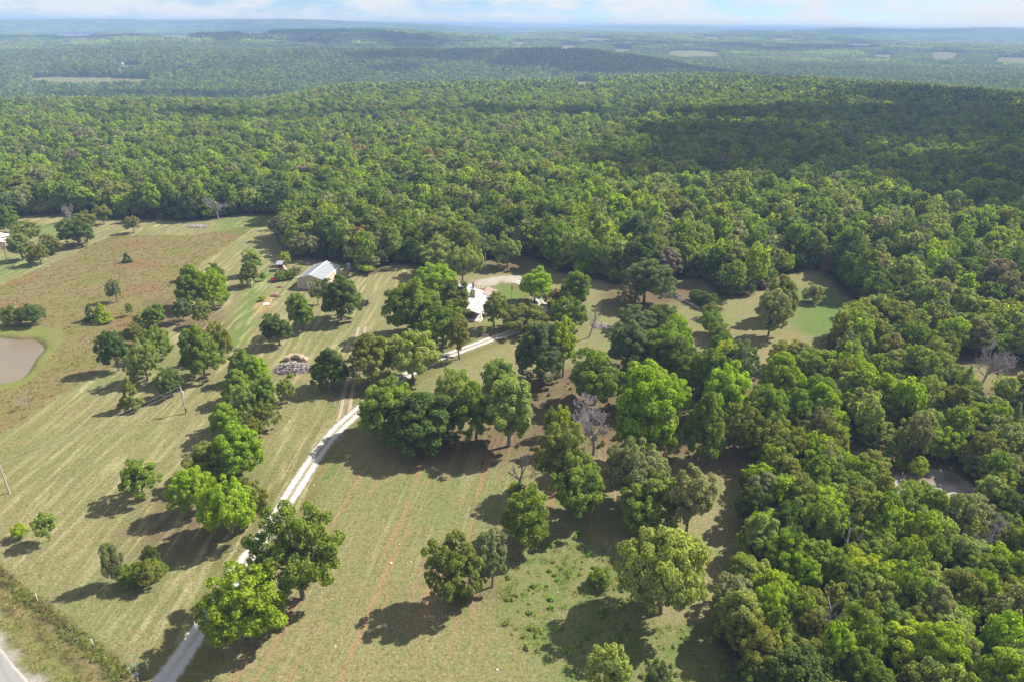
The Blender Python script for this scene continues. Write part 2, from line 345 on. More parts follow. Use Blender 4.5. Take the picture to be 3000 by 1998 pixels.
land[near] = cl; mow[near] = mw; st1[near] = s1; st2[near] = s2 * (1 - sm(0, 6, 6 - dd)) * (1 - weed_m); tallm[near] = tl
fmask = sm(6000, 9000, rr_); land = land * (1 - fmask[:, None]) + np.array([0.05, 0.075, 0.035]) * fmask[:, None]
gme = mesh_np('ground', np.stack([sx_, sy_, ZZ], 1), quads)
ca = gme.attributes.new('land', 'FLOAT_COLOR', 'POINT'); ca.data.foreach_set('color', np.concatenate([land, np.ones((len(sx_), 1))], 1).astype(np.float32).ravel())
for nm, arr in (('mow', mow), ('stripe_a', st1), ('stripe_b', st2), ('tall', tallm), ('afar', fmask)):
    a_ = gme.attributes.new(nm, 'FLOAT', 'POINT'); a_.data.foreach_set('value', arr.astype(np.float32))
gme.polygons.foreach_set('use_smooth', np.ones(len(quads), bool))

m, nt, out = new_mat('meadow_ground'); N = NT(nt); P_ = N.pos()
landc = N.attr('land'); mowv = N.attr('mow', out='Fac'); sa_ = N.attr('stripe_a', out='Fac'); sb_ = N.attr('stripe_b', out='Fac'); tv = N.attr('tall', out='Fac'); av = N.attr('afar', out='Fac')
e1 = G(752, 660) - G(585, 778); ang1 = math.atan2(e1[1], e1[0]); e2 = G(1180, 1370) - G(1015, 1700); ang2 = math.atan2(e2[1], e2[0])
n_big = N.noise(P_, 0.16, 5, 0.7); n_mid = N.noise(P_, 0.9, 4, 0.65); n_fine = N.noise(P_, 2.6, 5, 0.8); n_lw = N.noise(P_, 0.035, 3)
c = landc
g1 = N.mix(1.0, landc, (0.52, 0.80, 0.42), 'MULTIPLY'); c = N.mix(N.math('MULTIPLY', N.ramp(n_mid, 0.46, 0.68), N.math('MULTIPLY', mowv, 0.8)), c, g1)
dry = N.mix(1.0, landc, (1.45, 1.36, 1.40), 'MULTIPLY'); c = N.mix(N.math('MULTIPLY', N.ramp(N.noise(P_, 1.9, 4, 0.7), 0.50, 0.66), N.math('MULTIPLY', mowv, 0.75)), c, dry)
c = N.mix(N.math('MULTIPLY', N.ramp(n_big, 0.50, 0.66), N.math('MULTIPLY', mowv, 0.6)), c, (0.135, 0.165, 0.055))
c = N.mix(N.math('MULTIPLY', N.ramp(N.noise(P_, 0.24, 5, 0.7), 0.53, 0.68), N.math('MULTIPLY', mowv, 0.5)), c, (0.275, 0.20, 0.125))
va = N.mapping(P_, (0, 0, ang1), (11.0, 1.0, 1.0))                  # swathes left by the mower in the west field
wv = N.noise(va, 0.75, 2, 0.5); c = N.mix(N.math('MULTIPLY', N.ramp(wv, 0.50, 0.64), N.math('MULTIPLY', N.math('MULTIPLY', sa_, N.ramp(n_lw, 0.30, 0.5)), N.math('MULTIPLY', N.ramp(n_mid, 0.25, 0.55), 0.6))), c, (0.44, 0.39, 0.21))
c = N.mix(N.math('MULTIPLY', N.ramp(wv, 0.50, 0.36), N.math('MULTIPLY', sa_, 0.3)), c, (0.15, 0.17, 0.06))
vb = N.mapping(P_, (0, 0, ang2), (20.0, 1.0, 1.0))
wv2 = N.noise(vb, 0.62, 2, 0.5); c = N.mix(N.math('MULTIPLY', N.ramp(wv2, 0.56, 0.66), N.math('MULTIPLY', sb_, N.math('MULTIPLY', N.ramp(n_mid, 0.3, 0.55), 0.7))), c, (0.36, 0.20, 0.125))
c = N.mix(N.math('MULTIPLY', N.ramp(wv2, 0.44, 0.34), N.math('MULTIPLY', sb_, 0.28)), c, (0.40, 0.345, 0.19))
vary = N.math('ADD', N.math('MULTIPLY', n_big, 0.5), N.math('ADD', N.math('MULTIPLY', n_fine, 2.0), -0.38))
c = N.mix(1.0, c, N.n('ShaderNodeCombineXYZ', {0: vary, 1: vary, 2: vary}).outputs[0], 'MULTIPLY')
ff = N.noise(P_, 0.0012, 5, 0.6)
c = N.mix(N.math('MULTIPLY', av, N.ramp(ff, 0.56, 0.62)), c, (0.20, 0.19, 0.09))
b = N.n('ShaderNodeBsdfDiffuse', {'Color': c})
bp = N.n('ShaderNodeBump', {'Strength': 0.55, 'Distance': 0.25, 'Height': N.math('ADD', n_fine, N.math('MULTIPLY', n_mid, 0.7))}); nt.links.new(bp.outputs[0], b.inputs['Normal'])
nt.links.new(b.outputs[0], out.inputs[0]); gme.materials.append(m)
tag(link('ground', gme), None, None, kind='structure')

# ------------------------------------------------------------------ drive, road, ponds
def ribbon(name, path, half, mat, dz, cols=9, step=1.2, jit=0.15, taper=False):
    P = [Vector((p[0], p[1], 0)) for p in path]; pts = []
    for i in range(len(P) - 1):                            # Catmull-Rom resample
        p0, p1, p2, p3 = P[max(i - 1, 0)], P[i], P[i + 1], P[min(i + 2, len(P) - 1)]; k = max(2, int((p2 - p1).length / step))
        for j in range(k):
            t = j / k; pts.append(0.5 * ((2 * p1) + (p2 - p0) * t + (2 * p0 - 5 * p1 + 4 * p2 - p3) * t * t + (3 * p1 - p0 - 3 * p2 + p3) * t ** 3))
    V, A = [], []
    for i, p in enumerate(pts):
        d = (pts[min(i + 1, len(pts) - 1)] - pts[max(i - 1, 0)]).normalized(); nrm = Vector((d.y, -d.x, 0)); hw = half * (1 + 0.06 * math.sin(i * .37) + random.uniform(-jit, jit) * .25)
        for j in range(cols):
            t = -1 + 2 * j / (cols - 1); q = p + nrm * hw * t; V.append((q.x, q.y, 0)); A.append(t)
    V = np.array(V); V[:, 2] = T(V[:, 0], V[:, 1]) + dz
    id_ = np.arange(len(V)).reshape(-1, cols); F = np.stack([id_[:-1, :-1], id_[:-1, 1:], id_[1:, 1:], id_[1:, :-1]], -1).reshape(-1, 4)
    me = mesh_np(name, V, F, mat); a_ = me.attributes.new('across', 'FLOAT', 'POINT'); a_.data.foreach_set('value', np.array(A, np.float32))
    return tag(link(name, me), None, None, kind='structure')
m, nt, out = new_mat('white_gravel'); N = NT(nt); P_ = N.pos(); ac = N.math('ABSOLUTE', N.attr('across', out='Fac'))
wob = N.math('MULTIPLY', N.math('SUBTRACT', N.noise(P_, 1.3, 5, 0.75), 0.5), 0.85)
e_ = N.math('ADD', ac, wob)
gcol = N.mix(N.noise(P_, 7, 3, 0.7), (0.36, 0.35, 0.33), (0.60, 0.59, 0.57)); ggrass = N.mix(N.noise(P_, 3, 3), (0.12, 0.12, 0.04), (0.24, 0.20, 0.10))
inner = N.math('MULTIPLY', N.ramp(N.n('ShaderNodeSeparateXYZ', {0: P_}).outputs[1], 58.0, 84.0), 0.8)      # grass only grows up the middle away from the road
wheel = N.mix(N.ramp(e_, 0.08, 0.30), N.mix(inner, gcol, (0.20, 0.18, 0.09)), gcol)
c = N.mix(N.ramp(e_, 0.66, 0.92), wheel, ggrass)
b = N.n('ShaderNodeBsdfDiffuse', {'Color': c}); bp = N.n('ShaderNodeBump', {'Strength': 0.4, 'Distance': 0.05, 'Height': N.noise(P_, 14, 3)}); nt.links.new(bp.outputs[0], b.inputs['Normal']); nt.links.new(b.outputs[0], out.inputs[0])
ribbon('gravel_drive', DRIVE, 1.85, m, 0.03)
mt_, nt, out = new_mat('pale_dirt_ruts'); N = NT(nt); P_ = N.pos(); ac = N.math('ABSOLUTE', N.attr('across', out='Fac'))
c = N.mix(N.ramp(N.math('ADD', ac, N.math('MULTIPLY', N.math('SUBTRACT', N.noise(P_, 1.2, 5, 0.75), 0.5), 1.6)), 0.55, 0.95), N.mix(N.noise(P_, 4, 3), (0.30, 0.24, 0.18), (0.42, 0.35, 0.27)), (0.17, 0.155, 0.06))
b = N.n('ShaderNodeBsdfDiffuse', {'Color': c}); nt.links.new(b.outputs[0], out.inputs[0])
_tp = [Vector((p[0], p[1])) for p in TRACK[:7]]
for sgn in (-1, 1):
    q = []
    for i, p in enumerate(_tp):
        d = (_tp[min(i + 1, len(_tp) - 1)] - _tp[max(i - 1, 0)]).normalized(); q.append((p.x + d.y * .95 * sgn, p.y - d.x * .95 * sgn))
    ribbon('dirt_track', q, .5, mt_, .02, cols=5)
m, nt, out = new_mat('chip_seal_road'); N = NT(nt); P_ = N.pos(); ac = N.math('ABSOLUTE', N.attr('across', out='Fac'))
c = N.mix(N.noise(P_, 9, 3, 0.7), (0.20, 0.195, 0.19), (0.33, 0.32, 0.31)); wobr = N.math('ADD', N.math('MULTIPLY', N.noise(P_, 0.5, 4), 0.5), -0.25)
c = N.mix(N.math('MULTIPLY', N.ramp(N.noise(N.mapping(P_, (0, 0, math.atan2(RD_DIR[1], RD_DIR[0])), (16, 1, 1)), 1.1, 2), 0.45, 0.6), 0.3), c, (0.15, 0.145, 0.14))
c = N.mix(N.ramp(N.math('ADD', ac, N.math('MULTIPLY', wobr, 0.3)), 0.88, 1.0), c, (0.45, 0.42, 0.38))
b = N.n('ShaderNodeBsdfPrincipled', {'Base Color': c, 'Roughness': 0.85}); nt.links.new(b.outputs[0], out.inputs[0])
mid = RD_A - RD_N * 3.4
ribbon('road', [mid - RD_DIR * 160, mid - RD_DIR * 60, mid, mid + RD_DIR * 60, mid + RD_DIR * 160], 3.4, m, 0.04, step=2.0, jit=0.05)
def water(name, P, z, mat):
    c0 = P.mean(0); Q = c0 + (P - c0) * 1.12 + (P - c0) / np.linalg.norm(P - c0, axis=1)[:, None] * 0.6
    me = mesh_np(name, [(q[0], q[1], z) for q in Q], [tuple(range(len(Q)))], mat)
    if me.polygons[0].normal.z < 0: me.flip_normals()
    return tag(link(name, me), None, None, kind='structure')
m, nt, out = new_mat('muddy_pond_water'); N = NT(nt); P_ = N.pos()
c = N.mix(N.noise(P_, 0.10, 3), (0.19, 0.150, 0.098), (0.205, 0.175, 0.130))
b = N.n('ShaderNodeBsdfPrincipled', {'Base Color': c, 'Roughness': 0.12, 'IOR': 1.33}); bp = N.n('ShaderNodeBump', {'Strength': 0.12, 'Distance': 0.05, 'Height': N.noise(P_, 3.0, 3)}); nt.links.new(bp.outputs[0], b.inputs['Normal']); nt.links.new(b.outputs[0], out.inputs[0])
water('pond', POND_L, -0.62, m)
m2, nt, out = new_mat('painted_reflection_pond_water'); N = NT(nt); P_ = N.pos()  # murky water, with dark tree reflections and a pale glint painted into its colour
b = N.n('ShaderNodeBsdfPrincipled', {'Base Color': N.mix(N.ramp(N.noise(P_, 0.07, 2), 0.36, 0.56), (0.13, 0.095, 0.055), (0.38, 0.36, 0.35)), 'Roughness': 0.05, 'IOR': 1.5}); bp = N.n('ShaderNodeBump', {'Strength': 0.05, 'Distance': 0.05, 'Height': N.noise(P_, 2.0, 3)}); nt.links.new(bp.outputs[0], b.inputs['Normal']); nt.links.new(b.outputs[0], out.inputs[0])
water('pond', POND_R, -0.5, m2)

# ------------------------------------------------------------------ tree prototypes
def unit(v): return v / (np.linalg.norm(v, axis=-1, keepdims=True) + 1e-9)
def leaf_quads(c, nrm, size, rg, aspect=1.0):
    n = len(c); r = unit(rg.normal(size=(n, 3))); t = unit(np.cross(nrm, r)); b_ = np.cross(nrm, t)
    s = (size * rg.uniform(0.6, 1.35, n))[:, None]; t = t * s * 0.5 * aspect; b_ = b_ * s * 0.5
    k = rg.uniform(0.25, 0.6, (n, 1))
    V = np.stack([c - t * 1.1 - b_ * k, c + t * k - b_ * 1.1, c + t * 1.1 + b_ * k, c - t * k + b_ * 1.1], 1).reshape(-1, 3)
    return V, np.arange(4 * n).reshape(n, 4)
def puff_crown(seed, R, H, zc, nleaf, size, npuff=55, pr=(0.24, 0.38), shape='round', fill=0.12, gap=0.0):
    """leaf-clump positions: billowing clumps spread over and through an ellipsoidal crown"""
    rg = np.random.default_rng(seed); hz = (H - zc); lo = zc * 0.16
    C = []; RP = []
    lob = [(unit(rg.normal(size=3)), rg.uniform(-0.38, 0.30)) for _ in range(8)]
    while len(C) < npuff:
        d = unit(rg.normal(size=3))
        if d[2] < -0.75: continue
        f = rg.uniform(0.5, 0.86) if rg.random() < 0.78 else rg.uniform(0.1, 0.5)
        bump = 1 + sum(a * max(0, float(d @ l)) ** 3 for l, a in lob)
        if shape == 'cone':
            t = rg.random() ** 1.3; ang = rg.uniform(0, 6.283); rad = R * (1 - t) ** 0.8 * rg.uniform(0.6, 0.95)
            p = np.array([rad * math.cos(ang), rad * math.sin(ang), lo + (H - lo) * t * 0.97]); r_ = R * rg.uniform(*pr) * (0.45 + 0.55 * (1 - t))
        else:
            zz = d[2] * (hz * 0.9 if d[2] > 0 else (zc - lo) * 1.0)
            p = np.array([d[0] * R * f * bump, d[1] * R * f * bump, zc + zz * f * bump]); r_ = R * rg.uniform(*pr)
            if shape == 'flat': p[2] = zc + (p[2] - zc) * 0.75
        if gap and any(np.linalg.norm(p - q) < gap * R for q in C) and rg.random() < 0.9: continue
        C.append(p); RP.append(r_)
    C = np.array(C); RP = np.array(RP); w = RP ** 2; w /= w.sum()
    k = rg.choice(npuff, nleaf, p=w); cc = np.array([0, 0, zc])
    outw = unit((C - cc) + np.array([0, 0, 0.35 * R])); dirs = unit(rg.normal(size=(nleaf, 3)) + outw[k] * 0.75)
    rad = RP[k] * np.where(rg.random(nleaf) < fill, rg.uniform(0.2, 0.8, nleaf), rg.uniform(0.78, 1.08, nleaf))
    dirs2 = dirs.copy(); dirs2[:, 2] *= 0.8
    P = C[k] + dirs2 * rad[:, None]
    nrm = unit(dirs * 0.8 + outw[k] * 0.25 + np.array([0, 0, 0.15]) + rg.normal(size=(nleaf, 3)) * 0.5)
    V, F = leaf_quads(P, nrm, size, rg)
    return V, F, C, RP
def wood(seed, H, C, r0, lo_frac=0.35, nl=12, n=6, spread=1):
    """trunk and limbs reaching into the clumps"""
    rg = random.Random(seed); mb = MB(); th = H * lo_frac; lean = Vector((rg.uniform(-.04, .04) * H, rg.uniform(-.04, .04) * H, 0))
    top = Vector((lean.x, lean.y, H * 0.72))
    mb.tube([(0, 0, -0.4), (0, 0, 0.15), lean * 0.4 + Vector((0, 0, th * .6)), lean * .7 + Vector((0, 0, th)), top], [r0 * 1.7, r0 * 1.15, r0 * .9, r0 * .75, r0 * .15], n)
    order = list(range(len(C))); rg.shuffle(order)
    for i in order[:nl]:
        e = Vector(C[i]); s = lean * .7 + Vector((0, 0, th * rg.uniform(.75, 1.25)))
        if e.z < s.z: s = Vector((lean.x * .5, lean.y * .5, max(0.3, e.z * 0.75)))
        mid_ = s.lerp(e, .5) + Vector((0, 0, -0.06 * H if e.z > H * .6 else 0.03 * H)); mb.tube([s, mid_, e], [r0 * .5, r0 * .32, r0 * .08], max(4, n - 1), cap=False)
    return mb
def bare_tree(seed, H, R, r0, depth=4, nb=4, twig=0.012, upright=0.35, n=5, first=0.3):
    rg = random.Random(seed); trunk = MB(); tw = MB()
    def grow(p, d, L, r, k):
        pts = [p]; q = p.copy(); dd = d.copy(); sgm = 3
        for i in range(sgm):
            dd = (dd + Vector((rg.gauss(0, .13), rg.gauss(0, .13), rg.gauss(0.04, .1)))).normalized(); q = q + dd * L / sgm; pts.append(q.copy())
        end = max(twig, r * .55); (trunk if k == depth else tw).tube(pts, [r, r * .86, r * .7, end], n if k > 1 else 3, cap=False)
        if k <= 0: return
        for j in range(nb + (k == depth) * 2):
            t = rg.uniform(first if k == depth else .3, 1.0); i = min(2, int(t * 3)); s = pts[i].lerp(pts[i + 1], t * 3 - i)
            side = Vector((rg.gauss(0, 1), rg.gauss(0, 1), rg.gauss(upright, .5))).normalized()
            grow(s, (dd * .55 + side * .8).normalized(), L * rg.uniform(.45, .72), max(twig, r * (1 - .45 * t) * .55), k - 1)
    grow(Vector((0, 0, -.3)), Vector((rg.uniform(-.05, .05), rg.uniform(-.05, .05), 1)), H * .5, r0, depth)
    for mb in (trunk, tw):
        pass
    allv = np.array(trunk.v + tw.v); zmax = allv[:, 2].max(); rm = np.percentile(np.hypot(allv[:, 0], allv[:, 1]), 97)
    for mb in (trunk, tw): mb.v = [(v[0] * R / rm, v[1] * R / rm, v[2] * H / zmax) for v in mb.v]
    return trunk, tw

# near prototypes: (height, radius, trunk mesh, crown mesh)
PROTO = {}
def proto(kind, i, H, R, zc, nleaf, size, npuff, pr, shape='round', fill=.12, gap=0, r0=None, lo=.33, nl=34):
    V, F, C, RP = puff_crown(hash((kind, i)) % 1000 + 17 * i if False else sum(map(ord, kind)) + 31 * i, R, H, zc, nleaf, size, npuff, pr, shape, fill, gap)
    top = np.percentile(V[:, 2], 99.5); rad = np.percentile(np.hypot(V[:, 0], V[:, 1]), 96)
    V[:, 2] *= H / top; s = R / rad; V[:, :2] *= s; C = C * np.array([s, s, H / top])
    wd = wood(i * 7 + len(kind), H, C, r0 or H * .024, lo, nl)
    PROTO.setdefault(kind, []).append((H, R, wd.mesh('trunk', M_BARK), mesh_np('crown', V, F, M_LEAF)))
for i in range(4): proto('oak', i, 14, 6.2, 6.0, 30000, .25, 240, (.075, .165))
for i in range(3): proto('spread', i, 13, 7.5, 5.8, 30000, .27, 250, (.065, .15), 'flat', nl=40)
for i in range(3): proto('airy', i, 14, 6, 6.6, 22000, .24, 150, (.075, .16), fill=.25, gap=.07, nl=34, lo=.4)
for i in range(3): proto('tall', i, 15, 4.8, 6.4, 24000, .25, 210, (.09, .19))
for i in range(2): proto('cedar', i, 9, 3.0, 2.5, 10000, .24, 90, (.16, .28), 'cone', lo=.5, nl=6, r0=.14)
for i in range(3): proto('bush', i, 5, 3.2, 2.0, 11000, .17, 130, (.10, .22), lo=.2, nl=8, r0=.08)
for i in range(3): proto('sapling', i, 7, 3.0, 3.4, 9500, .18, 110, (.09, .20), lo=.35, nl=9, r0=.12)
for i in range(3):
    t_, w_ = bare_tree(40 + i, 12, 5.5, .26, 5, 4, twig=.022, first=.45); PROTO.setdefault('bare', []).append((12, 5.5, t_.mesh('trunk', M_BARE), w_.mesh('crown', M_BARE)))
for i in range(2):
    t_, w_ = bare_tree(60 + i, 9, 3.0, .24, 2, 3, twig=.05, upright=.7, first=.25); PROTO.setdefault('snag', []).append((9, 3.0, t_.mesh('trunk', M_BARE), w_.mesh('limbs', M_BARE)))
PAL = {'bright': (0.287, 0.389, 0.038), 'green': (0.208, 0.280, 0.049), 'dark': (0.129, 0.183, 0.049), 'olive': (0.240, 0.261, 0.062), 'light': (0.298, 0.353, 0.106), 'grey': (0.269, 0.283, 0.143),
       'blue': (0.161, 0.211, 0.099), 'yellow': (0.357, 0.416, 0.045), 'rust': (0.304, 0.200, 0.106), 'brown': (0.246, 0.222, 0.123), 'cedar': (0.099, 0.150, 0.047), 'mauve': (0.263, 0.216, 0.185)}
def tree(kind, x, y, H, R, col, name, label, cat='tree', group=None, seed=None, z=None):
    rg = random.Random(int(x * 131 + y * 977) if seed is None else seed); pr = PROTO[kind]; h0, r0, tm, cm = pr[rg.randrange(len(pr))]
    root = empty(name, x, y, (Tz(x, y) if z is None else z), rg.uniform(0, 6.283)); sx = R / r0
    root.scale = (sx * rg.uniform(.94, 1.06), sx * rg.uniform(.94, 1.06), H / h0)
    tag(root, label, cat, group)
    link('trunk', tm, root); c = link('limbs' if kind == 'snag' else 'crown', cm, root)
    root.rotation_euler[0] = rg.uniform(-.05, .05); root.rotation_euler[1] = rg.uniform(-.05, .05)
    if kind not in ('bare', 'snag'):
        j = rg.uniform(.90, 1.12); b = PAL[col]; c['tint'] = [b[0] * j * rg.uniform(.93, 1.07), b[1] * j, b[2] * j]
    return root

